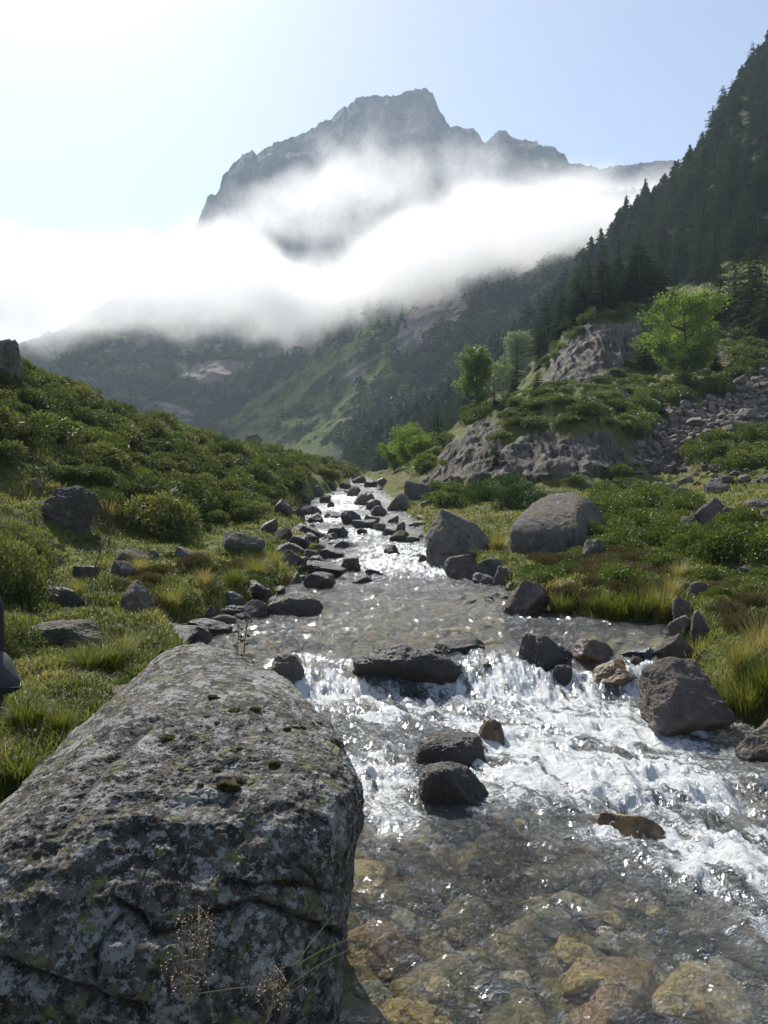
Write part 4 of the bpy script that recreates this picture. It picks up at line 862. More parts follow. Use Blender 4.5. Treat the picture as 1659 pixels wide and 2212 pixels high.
def meshcopy(A, me, loc, rz, s, tmul=0.0, keep=None):
    n = len(me.vertices); V = np.empty(n * 3, np.float32); me.vertices.foreach_get('co', V); V = V.reshape(-1, 3)
    t = np.empty(n, np.float32); me.attributes['tint'].data.foreach_get('value', t)
    L_ = np.empty(len(me.loops), np.int32); me.loops.foreach_get('vertex_index', L_)
    if keep: V, t, L_ = V[:keep * 4], t[:keep * 4], L_[:keep * 4]
    c, s_ = math.cos(rz), math.sin(rz); Rm = np.array([[c, -s_, 0], [s_, c, 0], [0, 0, 1]])
    A.add(V @ Rm.T * np.asarray(s) + np.asarray(loc), L_.reshape(-1, 4), t + tmul)
FAR_B = [bushmesh('far', 'rhodo', 140 + i, n=900, L=.24, W=.11, lobes=9) for i in range(3)]
for i, (x, y, z, s) in enumerate(lb[296:]): meshcopy(A, FAR_B[i % 3], (x, y, z - .06), vr.uniform(0, 6.28), s, vr.uniform(-.12, .12))
if A.n: tag(A.mesh('shrub_thicket', LM['rhodo'], obj=True), 'far part of the dark green thicket along the crest of the left slope', kind='stuff')
# --- bushes at the left edge close by
for i, (dx, dy, Y, s, l) in enumerate([(-10, 1130, 12.5, .95, 'dark leafy bush at the left edge of the photo, below the bushy slope'), (-25, 1255, 9.5, .75, 'dark leafy bush at the left edge above the backpack'), (-18, 1380, 7.2, .45, 'small leafy bush just above the dark backpack'),
                                     (255, 1290, 8.6, .17, 'small bright green bilberry tuft on the turf of the left bank'), (30, 1275, 9.4, .42, 'low bush with pointed leaves beside the left bushes')]):
    b = P(dx, dy, Y); b[2] = float(vert_ground(b[:1], b[1:2])[0])
    o = put('leafy_bush', (RHN + BI)[i % 2 if i < 3 else 2], (b[0], b[1], b[2] - .05), (0, 0, i * 1.7), (s, s, s * 1.25)); tag(o, l, 'bush')
# --- bushes of the right bank and the slopes above it
def rect(x0, y0, x1, y1): return [(x0, y0), (x1, y0), (x1, y1), (x0, y1)]
def fr_(r):
    Y = 11 * (115 / 11) ** r.random(); return r.uniform(.05, .62) * Y, Y
def bank(poly, n, sizes, kind, meshes, label, group, rs, sep=.6, hs=1.0, **k):
    for i, (x, y, z, s) in enumerate(dart(fr_, poly, n, sizes, sep, rs=rs, tries=30000, **k)):
        q_ = seen(x, y, z)
        if inpoly(np.array([q_[0]]), np.array([q_[1]]), SCR)[0] and group != 'bushes on the mound below the scree': continue
        o = put(kind, meshes[i % len(meshes)], (x, y, z - .05 * s), (vr.uniform(-.12, .12), vr.uniform(-.12, .12), vr.uniform(0, 6.28)), (s, s, s * hs * vr.uniform(.8, 1.15))); tag(o, label, 'bush', group)
bank([(1060, 1035), (1200, 1030), (1210, 1075), (1120, 1110), (1040, 1100)], 13, (.7, 1.3), 'juniper_bush', JU, 'dense dark green juniper behind the grey lichen boulder', 'junipers behind the grey lichen boulder', 31)
bank([(1190, 1020), (1350, 1030), (1400, 1085), (1380, 1120), (1310, 1120), (1300, 1070), (1220, 1055)], 22, (.6, 1.2), 'bilberry_bush', BI, 'green bush behind the rounded boulder on the right bank', 'bushes behind the rounded boulder', 32)
bank([(1250, 1150), (1420, 1125), (1480, 1160), (1440, 1190), (1300, 1200)], 16, (.5, .95), 'bilberry_bush', BI, 'green bush right of the rounded boulder', 'bushes right of the rounded boulder', 33)
bank([(1400, 1080), (1490, 1085), (1480, 1120), (1420, 1115)], 6, (.6, 1.0), 'bilberry_bush', BI, 'olive bush between the meadow and the lumpy boulder', 'bushes left of the lumpy boulder', 34)
bank([(1470, 1165), (1670, 1150), (1680, 1215), (1600, 1238), (1480, 1210)], 20, (.5, .9), 'bilberry_bush', BI, 'yellowish green bush in front of the lumpy boulder', 'bushes in front of the lumpy boulder', 35)
bank([(1490, 985), (1560, 950), (1680, 930), (1680, 1012), (1500, 1012)], 22, (.9, 1.7), 'bilberry_bush', BI, 'low dark green bush on the mound below the scree', 'bushes on the mound below the scree', 36, ymin=40)
bank([(1060, 960), (1100, 885), (1180, 868), (1330, 870), (1360, 930), (1290, 925), (1150, 920)], 40, (.7, 1.5), 'bilberry_bush', BI, 'low olive bush on the rounded top of the rocky knoll', 'bushes on top of the rocky knoll', 37, sep=.5, hs=.6, ymin=50)
bank([(1340, 850), (1500, 830), (1560, 850), (1440, 910), (1380, 985), (1350, 920)], 34, (.9, 1.8), 'bilberry_bush', BI, 'green bush on the slope between the knoll and the scree', 'bushes between the knoll and the scree', 38, ymin=50)
bank([(1040, 925), (1090, 880), (1160, 838), (1330, 835), (1345, 885), (1180, 880), (1090, 925)], 60, (.5, 1.2), 'bilberry_bush', BI, 'low olive bush along the brow of the rocky knoll', 'bushes along the brow of the rocky knoll', 44, sep=.42, hs=.6, ymin=55)
bank([(900, 1050), (940, 985), (1010, 905), (1055, 880), (1070, 905), (1010, 960), (950, 1030)], 34, (.6, 1.3), 'leafy_shrub', BI, 'green shrub on the left shoulder of the rocky knoll', 'shrubs on the left shoulder of the rocky knoll', 45, sep=.45, ymin=56)
bank([(1165, 800), (1225, 720), (1280, 685), (1290, 700), (1235, 740), (1185, 800)], 18, (.6, 1.2), 'leafy_shrub', BI, 'low shrub along the left edge of the upper cliff', 'shrubs along the left edge of the upper cliff', 46, sep=.45, ymin=80)
bank([(1280, 690), (1340, 650), (1450, 640), (1470, 680), (1400, 690)], 16, (.9, 1.8), 'bilberry_bush', BI, 'low green bush on top of the upper cliff', 'bushes on top of the upper cliff', 39, hs=.6, ymin=80)
bank([(1190, 845), (1330, 800), (1400, 760), (1420, 830), (1250, 860)], 22, (.8, 1.6), 'bilberry_bush', BI, 'low olive bush on the slope below the upper cliff', 'bushes below the upper cliff', 40, hs=.6, ymin=70)
bank([(930, 1050), (1060, 1040), (1060, 1085), (990, 1095), (930, 1085)], 16, (.4, .8), 'bilberry_bush', BI, 'low bush on the right bank upstream', 'bushes on the right bank upstream', 41)
bank([(780, 1030), (920, 1010), (940, 1040), (860, 1050)], 14, (.8, 1.8), 'leafy_shrub', BI, 'green shrub where the stream comes out of the trees', 'shrubs where the stream leaves the trees', 42, ymin=60)
bank([(1560, 740), (1670, 720), (1670, 830), (1590, 840)], 20, (1.0, 2.0), 'bilberry_bush', BI, 'green bush on the steep slope right of the large tree', 'bushes right of the large tree', 43, ymin=60)
HL = [((1200, 1222), .5, 'pink flowering heather clump on the right bank below the rounded boulder'), ((1245, 1225), .42, 'heather clump with fading flowers beside the pink one'), ((1300, 1230), .5, 'brownish heather clump at the middle of the right bank'), ((1175, 1235), .32, 'small heather clump above the orange moss rock'),
      ((1620, 1360), .36, 'pink heather clump at the right edge beside the long pale grass'), ((1570, 1330), .34, 'pink heather clump above the leaning slab'), ((1380, 1215), .4, 'brownish heather clump right of the lichen rock'), ((1440, 1225), .4, 'rusty heather clump left of the yellowish bush'),
      ((420, 1225), .42, 'heather clump with pink flowers on the left bank edge'), ((465, 1240), .36, 'brown heather clump overhanging the left bank'), ((530, 1225), .34, 'rusty heather clump nearest the rapids on the left bank'), ((120, 1190), .28, 'small dark heather clump in the lawn of the left bank'), ((140, 1460), .2, 'small heather tuft above the flat slab'), ((1640, 1310), .4, 'brown heather clump by the right edge')]
for i, ((dx, dy), s, l) in enumerate(HL):
    b = hit(dx, dy); o = put('heather_clump', HE[i % 3], (b[0], b[1], b[2] - .04), (0, 0, i * 2.1), (s, s, s * .95)); tag(o, l, 'heather')

bank([(1120, 1262), (1190, 1205), (1440, 1205), (1500, 1250), (1430, 1285), (1200, 1300)], 40, (.22, .5), 'heath_clump', [HE[0], BI[1], HE[2], BI[3], HE[1]], 'low heath clump on the mound of the right bank above the pool', 'heath clumps on the right bank mound', 51, sep=.5, hs=.8)
bank([(1500, 1250), (1670, 1235), (1670, 1330), (1560, 1340), (1500, 1300)], 16, (.2, .42), 'heath_clump', [BI[0], HE[1], BI[2]], 'low heath clump on the right bank beside the right edge', 'heath clumps near the right edge', 52, hs=.8)
for i, (x, y, z, s) in enumerate(dart(lambda r: ((lambda Y: (r.uniform(-.5, -.02) * Y, Y))(8 * (24 / 8) ** r.random())), [(200, 1215), (380, 1195), (470, 1200), (620, 1205), (640, 1240), (560, 1280), (450, 1290), (380, 1330), (300, 1310), (240, 1270)], 26, (.18, .42), .55, rs=53)):
    o = put('heath_clump', [HE[0], BI[1], HE[2]][i % 3], (x, y, z - .03), (0, 0, vr.uniform(0, 6.28)), (s, s, s * .8)); tag(o, 'low heath clump on the hummocky edge of the left bank', 'bush', 'heath clumps on the left bank edge')

# --- grass: short blades everywhere, long tussocks as things
def blades(c, az, tilt, L, W, curve, tint, A):
    n = len(c); h = np.stack([np.cos(az), np.sin(az), np.zeros(n)], 1); up = np.array([0, 0, 1.0]); s = np.stack([-np.sin(az), np.cos(az), np.zeros(n)], 1)
    P0 = c; d1 = h * np.sin(tilt)[:, None] + up * np.cos(tilt)[:, None]; t2 = tilt + curve; d2 = h * np.sin(t2)[:, None] + up * np.cos(t2)[:, None]; t3 = tilt + 2 * curve; d3 = h * np.sin(t3)[:, None] + up * np.cos(t3)[:, None]
    L = L[:, None]; W = W[:, None]; P1 = P0 + d1 * L * .4; P2 = P1 + d2 * L * .35; P3 = P2 + d3 * L * .25
    V = np.stack([P0 - s * W * .5, P0 + s * W * .5, P1 - s * W * .42, P1 + s * W * .42, P2 - s * W * .25, P2 + s * W * .25, P3], 1).reshape(-1, 3)
    b = np.arange(n)[:, None] * 7
    A.add(V, np.concatenate([b + [0, 1, 3, 2], b + [2, 3, 5, 4]]), np.repeat(tint, 7)); A.F.setdefault(3, []).append((b + [4, 5, 6]) + (A.n - len(V)))
gr = np.random.default_rng(77)
N = 120000
u_ = gr.uniform(-.60, .60, N); Yg = np.exp(gr.uniform(math.log(2.4), math.log(48), N)); Xg = u_ * (Yg + .8)
def at(arr, X, Y): return bil(arr, GU, GV, X / (Y + 5), np.log(Y + 5))
ddg = at(dd, Xg, Yg); pg = at(flat_path, Xg, Yg); nz_ = fbm(Xg * .7, Yg * .7, 3.0, 4); nz2 = fbm(Xg * 2.5, Yg * 2.5, 5.0, 3)
keep = (ddg > .16) & (pg < .3) & (gr.random(N) < .5 + .9 * nz2 + .3)
Xg, Yg, ddg, nz_, nz2 = Xg[keep], Yg[keep], ddg[keep], nz_[keep], nz2[keep]; Zg = at(gZ, Xg, Yg); n0 = len(Xg)
A = Acc(); nb = 5
c = np.repeat(np.stack([Xg, Yg, Zg - .01], 1), nb, 0); n = len(c); yy_ = np.repeat(Yg, nb)
c[:, :2] += gr.normal(0, .018, (n, 2)) * (1 + yy_ / 8)[:, None]
edge = np.repeat(np.exp(-((ddg - .35) / .3) ** 2), nb); nzr = np.repeat(nz_, nb); nz2r = np.repeat(nz2, nb)
Lb = (.035 + .045 * gr.random(n) + .05 * np.clip(nz2r + .1, 0, 1) + .07 * edge * gr.random(n)) * (1 + yy_ * .035)
blades(c, gr.uniform(0, 6.28, n), gr.uniform(.1, .75, n), Lb, (.0035 + .0011 * yy_) * gr.uniform(.7, 1.3, n), gr.uniform(.1, .6, n), np.clip(.42 - .09 * (c[:, 0] < 0) + .62 * nzr + .25 * nz2r + gr.normal(0, .12, n) - .04 * edge, 0, 1), A)
grass = A.mesh('grass', LM['grass'], obj=True, smooth=True); tag(grass, 'short green and straw coloured grass on both banks', kind='stuff')
def tussock(seed, n=420, L=.42, spread=.10, t0=.32, droop=.55, tv=.13):
    r = np.random.default_rng(seed); A = Acc(); a = r.uniform(0, 6.28, n); q = np.sqrt(r.random(n)) * spread
    blades(np.stack([q * np.cos(a), q * np.sin(a), np.full(n, -.03)], 1), a + r.normal(0, .5, n), r.uniform(.05, .55, n), L * r.uniform(.5, 1.15, n), r.uniform(.004, .008, n), r.uniform(.1, droop, n), np.clip(t0 + r.normal(0, tv, n), 0, 1), A)
    return A.mesh('grass_tussock', LM['grass'], smooth=True)
TG = [tussock(1), tussock(2, 500, .36, .14, .3, .75)]; TY = [tussock(3, 380, .5, .1, .62, .45), tussock(4, 300, .55, .08, .8, .5)]
TL = [((370, 1325), TY[0], .95, 'big green and yellow grass tussock at the left water edge behind the foreground boulder'), ((230, 1440), TG[1], 1.0, 'thick drooping grass tussock on the left bank above the flat slab'), ((185, 1450), TG[0], .7, 'green grass tussock left of the thick drooping one'), ((270, 1425), TY[0], .7, 'straw tipped grass tussock leaning over the water at the left'),
      ((1215, 1325), TG[1], 1.25, 'green grass tussock hanging over the pool beside the orange moss rock'), ((1330, 1335), TG[1], 1.5, 'broad bright green tussock hanging over the right end of the pool'), ((1385, 1338), TG[0], 1.3, 'green tussock between the broad one and the dry grass'), ((1290, 1320), TG[1], 1.0, 'dark green tussock between two brighter ones at the pool edge'),
      ((1430, 1335), TY[0], 1.2, 'dry yellow grass tussock at the right end of the pool'), ((1450, 1290), TY[1], .75, 'tall straw coloured grass behind the dry tussock'), ((1465, 1250), TY[1], .65, 'tall thin straw grass in front of the yellowish bush'),
      ((1640, 1420), TY[1], .95, 'long pale grass arching at the right edge of the photo'), ((1600, 1450), TY[0], .8, 'yellow green tussock left of the long pale grass'), ((1570, 1530), TG[1], 1.05, 'green tussock hanging behind the large pinkish boulder'), ((1620, 1540), TG[0], 1.15, 'dark green tussock above the boulder at the right edge'), ((1660, 1500), TG[0], 1.1, 'tussock cut by the right edge of the photo'),
      ((1000, 1170), TY[1], 1.0, 'dry grass clump between the grey lichen boulder and the rounded one'), ((1075, 1190), TY[0], 1.2, 'yellow grass clump left of the rounded boulder'), ((555, 1255), TY[0], 1.1, 'orange grass clump at the tip of the left bank'), ((505, 1265), TG[0], 1.0, 'green grass clump on the overhanging left bank'), ((590, 1230), TY[0], 1.0, 'yellow grass clump beside the dark flat rocks'),
      ((300, 1240), TY[1], .8, 'pale grass clump beside the blocky half sunk rock'), ((165, 1290), TY[0], .7, 'pale grass clump behind the dry stalk'), ((440, 1270), TY[1], .8, 'dry grass hanging over the dark bank'), ((235, 1130), TY[1], 1.3, 'dry brown grass beside the cracked boulder'), ((1010, 1215), TY[1], .8, 'reddish dry grass over the pinkish pointed rock'),
      ((60, 1560), TG[1], .55, 'low green tussock in the lawn near the left edge'), ((130, 1580), TG[0], .45, 'small tussock in the lawn beside the foreground boulder'), ((40, 1690), TG[1], .5, 'shaded tussock at the left foot of the foreground boulder'), ((890, 1165), TG[0], .9, 'bright grass clump at the water edge left of the grey lichen boulder')]
for i, ((dx, dy), me, s, l) in enumerate(TL):
    b = hit(dx, dy); b[2] = float(vert_ground(b[:1], b[1:2])[0])
    o = put('grass_tussock', me, b, (0, 0, i * 1.3), (s, s, s)); tag(o, l, 'grass tussock')

# --- conifers
def conifer(seed, levels=34, nb=8, w=.17, gap=.0, sub=5, open_=.0):
    r = np.random.default_rng(seed); A = Acc()
    lean = r.normal(0, .012, 2)
    for i in range(levels):
        f = (i + r.uniform(-.3, .3)) / levels; z = .08 + .92 * f
        if r.random() < open_: continue
        rad = w * (1 - f) ** .85 * r.uniform(.75, 1.15) + .012
        k = max(4, int(nb * (1 - .4 * f))); a0 = r.uniform(0, 6.28)
        for j in range(k):
            if r.random() < gap: continue
            a = a0 + j * 6.283 / k + r.normal(0, .18); L = rad * r.uniform(.42, 1.3); dz = -.32 * L + .1 * L * (f > .8) + r.normal(0, .01)
            h = np.array([math.cos(a), math.sin(a), 0]); s = np.array([-math.sin(a), math.cos(a), 0]); tip = h * L + [0, 0, dz]
            base = np.array([lean[0] * f, lean[1] * f, z]); t = np.clip(.45 + r.normal(0, .16), 0, 1)
            q = np.linspace(.12, .92, sub); wv = L * .42 * np.sin(q * 2.6 + .35)
            for e, ww in zip(q, wv):
                p = base + tip * e + [0, 0, .06 * L * math.sin(e * 3.1)]
                for sg in (-1, 1):
                    tp = p + s * sg * ww * r.uniform(.7, 1.2) + h * L * .22 + [0, 0, -.10 * L * r.uniform(.3, 1.6)]
                    wd = h * L * .085; A.add([p - wd, p + wd, tp], [[0, 1, 2]], t)
            A.add([base, base + tip * .5 + s * L * .05, base + tip * 1.08, base + tip * .5 - s * L * .05], [[0, 1, 2, 3]], t)
    return A
def tree_parts(A, mk, trunk_r=.016, h=1.0, bare=0):
    tV, tF = tube([(0, 0, -.04), (0, 0, .3), (0, 0, .97 * h)], [trunk_r, trunk_r * .75, .002], 7)
    return mesh('trunk', tV, tF, BARK, obj=False), A.mesh('crown', LM[mk])
FIRS = [tree_parts(conifer(i, w=.15 + .03 * (i % 3), levels=24 + i % 3 * 4, gap=.10 + .05 * (i % 2), open_=.06), 'fir') for i in range(5)]
SLIM = [tree_parts(conifer(20 + i, w=.115, levels=32, gap=.12, open_=.1), 'fir') for i in range(2)]
YOUNG = [tree_parts(conifer(30 + i, w=.34, levels=22, nb=10, sub=7), 'firl') for i in range(2)]
PINES = [tree_parts(conifer(40 + i, w=.24, levels=26, nb=9, gap=.15, open_=.1, sub=6), 'firl') for i in range(2)]
def plant(name, pair, loc, h, wd, rz, label, cat, group=None):
    t = empty(name, loc, rz, (h * wd, h * wd, h)); put('trunk', pair[0], parent=t); put('crown', pair[1], parent=t)
    return tag(t, label, cat, group)
def ff(r):
    Y = math.sqrt(r.uniform(105 ** 2, 400 ** 2)); return r.uniform(-.06, .56) * Y, Y
ft = dart(ff, FOR, 2000, (1, 1), .95, tries=60000, rs=9); ft.sort(key=lambda q: q[1])
for i, (x, y, z, s) in enumerate(ft[:285]):
    h = vr.uniform(8.5, 15) * (.85 if y > 170 else .7) * (.6 if vr.random() < .15 else 1)
    plant('fir_tree', (FIRS + SLIM)[int(vr.integers(0, 7))], (x, y, z - .3), h, vr.uniform(1.35, 2.1), vr.uniform(0, 6.28), 'dark fir in the dense forest on the right mountainside', 'tree', 'firs of the right mountainside forest')
NEARF = [(905, 1025), (960, 960), (1010, 915), (1060, 870), (1150, 775), (1215, 695), (1290, 640), (1420, 600), (1470, 610), (1440, 640), (1330, 655), (1275, 690), (1200, 745), (1165, 800), (1100, 868), (1040, 905), (995, 960), (940, 1020)]
for i, (x, y, z, s) in enumerate(dart(fr_, NEARF, 70, (1, 1), .95, tries=40000, ymin=66, ymax=150, rs=15)):
    if 950 < seen(x, y, z)[0] < 1155 and y < 112: continue
    h = vr.uniform(5, 10.5); plant('fir_tree', (FIRS + SLIM)[int(vr.integers(0, 7))], (x, y, z - .2), h, vr.uniform(1.3, 2.0), vr.uniform(0, 6.28), 'fir at the forest edge behind the knoll and the upper cliff', 'tree', 'firs behind the knoll and the upper cliff')
UPF = [(1480, 610), (1560, 520), (1680, 480), (1680, 720), (1600, 720), (1560, 660)]
for i, (x, y, z, s) in enumerate(dart(fr_, UPF, 26, (1, 1), 1.5, tries=40000, ymin=80, ymax=190, rs=16)):
    h = vr.uniform(5, 12); plant('fir_tree', (FIRS + YOUNG)[int(vr.integers(0, 7))], (x, y, z - .2), h, vr.uniform(.9, 1.2), vr.uniform(0, 6.28), 'fir on the grassy shoulder above the large broadleaf tree', 'tree', 'firs on the shoulder above the large broadleaf tree')
def stuff_tree(r, levels, w, k):
    A = Acc()
    for i in range(levels):
        f = i / levels; rad = (w * (1 - f) ** .8 + .015) * r.uniform(.75, 1.2)
        for j in range(k):
            a = r.uniform(0, 6.28); L = rad * r.uniform(.45, 1.45); h = np.array([math.cos(a), math.sin(a), 0]); s = np.array([-math.sin(a), math.cos(a), 0]); z = np.array([0, 0, .06 + .94 * f])
            A.add([z + [0, 0, .035], z + h * L * .65 + s * L * .33 + [0, 0, -.02], z + h * L + [0, 0, -.05], z + h * L * .65 - s * L * .33 + [0, 0, -.02]], [[0, 1, 2, 3]], np.clip(.45 + r.normal(0, .18), 0, 1))
    return np.concatenate(A.V), np.concatenate(A.F[4]), np.concatenate(A.A)
r9 = np.random.default_rng(99)
def merge(name, trees, protos, mat, label):
    Vs, Fs, Ts = [], [], []; n = 0
    for (x, y, z, h, wd) in trees:
        V, Fq, t = protos[int(r9.integers(0, len(protos)))]; a = r9.uniform(0, 6.28); c, s = math.cos(a) * wd, math.sin(a) * wd
        Vs.append(np.stack([V[:, 0] * c - V[:, 1] * s, V[:, 0] * s + V[:, 1] * c, V[:, 2]], 1) * h + [x, y, z]); Fs.append(Fq + n); Ts.append(t + r9.normal(0, .12)); n += len(V)
    return tag(mesh(name, np.concatenate(Vs), np.concatenate(Fs), mat, attrs=dict(tint=np.concatenate(Ts)), smooth=False), label, kind='stuff')
HI = [stuff_tree(r9, 26, .17, 10) for _ in range(4)] + [stuff_tree(r9, 24, .12, 8)]
merge('fir_forest', [(x, y, z - .5, vr.uniform(7, 13) * vr.choice([.8, 1, 1.3]), vr.uniform(1.5, 2.3)) for x, y, z, s in ft[285:]], HI, LM['fir'], 'dark fir forest climbing the upper right mountainside')
# woods on the far mountain
LO = [stuff_tree(r9, 9, .22, 6) for _ in range(4)]
def roundtree(r):
    d = unit(r.normal(size=(60, 3))); c = d * .36 * r.uniform(.75, 1, (60, 1)) + [0, 0, .5]
    V, Fq = leafquads(c, d + r.normal(size=(60, 3)) * .8, .3, .22, r); return V, Fq, np.repeat(np.clip(.55 + r.normal(0, .15, 60), 0, 1), 4)
RO = [roundtree(r9) for _ in range(3)]
rs_, gs_ = blur(slab, 1), blur(green, 3)
ii = r9.choice(MXv.size, 60000); sel = (RR.ravel()[ii] > .9) & (RR.ravel()[ii] < 3.75) & (rs_.ravel()[ii] < .25); ii = ii[sel]
g_ = gs_.ravel()[ii]; dens = np.where(g_ > .3, .03, .55 + .9 * r2.ravel()[ii]); right = md.ravel()[ii] > 780; dens = np.where(right, dens * 1.3, dens * .8)
ii = ii[r9.random(len(ii)) < dens][:9000]
q = np.stack([MXv.ravel()[ii], MYv.ravel()[ii], MZv.ravel()[ii]], 1); q[:, 0] += r9.normal(0, 3, len(q))
dec = r9.random(len(q)) < .16
merge('far_forest', [(x, y, z - 1, r9.uniform(6, 11), r9.uniform(1.2, 2.0)) for (x, y, z) in q[~dec]], LO, LM['fir'], 'dark fir woods on the far slope below the cloud')
merge('far_broadleaf_wood', [(x, y, z - 1, r9.uniform(4, 8), r9.uniform(.9, 1.4)) for (x, y, z) in q[dec]], RO, LM['juni'], 'paler green broadleaf trees dotted over the far slope')

# --- single trees
def broadleaf(seed, n=9000, L=.034, mk='decid', w=.42, shape='round'):
    r = np.random.default_rng(seed); A = Acc(); Tk = Acc(); tips = []
    tV, tF = tube([(0, 0, -.04), (.01, .01, .25), (.0, -.01, .55), (.02, .0, .85)], [.026, .02, .012, .004], 7); Tk.add(tV, tF, .3)
    for i in range(40):
        z0 = r.uniform(.06, .8); a = r.uniform(0, 6.28); prof = math.sin(min(1, (z0 - .02) / .9) * math.pi) ** .6 if shape == 'round' else (.55 + .45 * math.sin(z0 * 3))
        q = w * prof * r.uniform(.4, 1.12); tip = np.array([math.cos(a) * q, math.sin(a) * q, min(.97, z0 + .12 + .14 * r.random())])
        mid = np.array([math.cos(a) * q * .5, math.sin(a) * q * .5, z0 + .04]); tV, tF = tube([(0, 0, z0), mid, tip], [.010, .006, .002], 5); Tk.add(tV, tF, .3)
        tips += [tip, mid * .4 + tip * .6 + r.normal(0, .03, 3), tip * .75 + r.normal(0, .06, 3) + [0, 0, .15 * z0]]
    tips += [np.array([r.normal(0, .05), r.normal(0, .05), r.uniform(.8, .97)]) for _ in range(5)]
    tips = np.array(tips); rr = r.uniform(.04, .15, len(tips)); tips[:, 2] = np.clip(tips[:, 2], .06, .97); tt_ = r.normal(0, .17, len(tips))
    k = r.integers(0, len(tips), n); d = unit(r.normal(size=(n, 3))); c = tips[k] + d * (rr[k] * r.random(n) ** .45)[:, None] * [1, 1, .72]
    V, Fq = leafquads(c, d * .6 + r.normal(size=(n, 3)) * .7 + [0, 0, .1], L * r.uniform(.6, 1.2, n), L * .62, r)
    A.add(V, Fq, np.repeat(np.clip(.5 + tt_[k] + r.normal(0, .12, n), 0, 1), 4))
    return Tk.mesh('trunk', BARK, smooth=True), A.mesh('crown', LM[mk])
DEC = [broadleaf(1, 20000, .026), broadleaf(2, 9000, .034)]; BIR = [broadleaf(3, 11000, .026, 'birch', .24, 'tall')]; BRT = [broadleaf(5, 9000, .04, 'decid', .5)]
TREES = [((1478, 838), 205, DEC[0], 1.0, 'broadleaf_tree', 'large green broadleaf tree beside the upper cliff', 70), ((1030, 892), 148, BIR[0], 1.05, 'birch_tree', 'tall pale green birch at the forest edge', 64), ((1086, 858), 80, BRT[0], 1.1, 'broadleaf_tree', 'bright green bushy tree right of the tall birch', 64),
         ((1125, 812), 98, BIR[0], 1.3, 'birch_tree', 'green birch higher up behind the bright bushy tree', 90), ((884, 1015), 102, DEC[1], 1.05, 'broadleaf_tree', 'bright green tree by the stream at the forest edge', 75), ((852, 1020), 72, BRT[0], .9, 'broadleaf_tree', 'smaller bright green tree left of the one by the stream', 78), ((905, 1034), 60, BRT[0], 1.0, 'broadleaf_tree', 'pale green shrubby tree below the bright one by the stream', 66),
         ((628, 972), 46, BRT[0], 1.15, 'broadleaf_tree', 'round pale tree standing behind the left crest', 125), ((1160, 862), 58, YOUNG[0], 1.25, 'young_fir', 'bushy young fir on the knoll, right of a pair', 74), ((1108, 884), 66, YOUNG[1], 1.0, 'young_fir', 'bushy bluish young fir on the knoll, left of a pair', 74), ((1068, 912), 54, PINES[0], 1.3, 'pine_tree', 'small flat topped pine on the left end of the knoll', 62),
         ((1072, 1012), 86, PINES[1], .9, 'pine_tree', 'thin dark pine in front of the pale rock slab', 51), ((1556, 700), 170, PINES[0], .9, 'pine_tree', 'sunlit pine behind the large broadleaf tree', 105), ((1618, 740), 210, PINES[1], .9, 'pine_tree', 'tall pine at the right, above the scree', 95), ((1655, 760), 240, PINES[0], .8, 'pine_tree', 'tall dark pine at the right edge above the scree', 92),
         ((975, 1005), 78, FIRS[0], 1.1, 'fir_tree', 'slender fir left of the pale rock slab', 80), ((945, 1008), 88, FIRS[1], 1.1, 'fir_tree', 'dark fir behind the bright trees by the stream', 85), ((1012, 950), 80, SLIM[0], 1.1, 'fir_tree', 'slim fir above the pale rock slab', 80), ((1395, 800), 100, FIRS[2], 1.3, 'fir_tree', 'dark fir left of the large broadleaf tree', 84), ((1545, 800), 60, YOUNG[0], 1.1, 'young_fir', 'young fir right of the large broadleaf tree', 80), ((1640, 700), 150, FIRS[3], 1.1, 'fir_tree', 'dark fir standing above the scree at the right', 110),
         ((1430, 900), 40, YOUNG[1], .8, 'young_fir', 'little fir between the knoll and the scree', 60), ((1330, 660), 90, YOUNG[0], .9, 'young_fir', 'fir on top of the upper cliff, left of two', 115), ((1265, 690), 110, FIRS[4], 1.2, 'fir_tree', 'broad fir left of the upper cliff top', 118)]
for (dx, dy), hp, pair, wd, nm, l, ym in TREES:
    b = hit(dx, dy, ym); h = hp / DS / F * b[1]
    plant(nm, pair, (b[0], b[1], b[2] - .02 * h), h, wd, vr.uniform(0, 6.28), l, 'tree')
# a dead stem on the slope
b = hit(1298, 866, 60); h = 66 / DS / F * b[1]; A = Acc(); tV, tF = tube([(0, 0, -.02), (.01, 0, .5), (-.005, 0, 1)], [.014, .009, .003], 5); A.add(tV, tF)
for i in range(12):
    z = .3 + .055 * i; a = i * 2.4; tV, tF = tube([(0, 0, z), (.09 * math.cos(a) * (1.1 - z), .09 * math.sin(a) * (1.1 - z), z - .02)], [.005, .001], 4); A.add(tV, tF)
o = A.mesh('dead_tree', BARK, obj=True, loc=tuple(b)); o.scale = (h, h, h); tag(o, 'thin leafless dead tree on the slope below the upper cliff', 'tree')

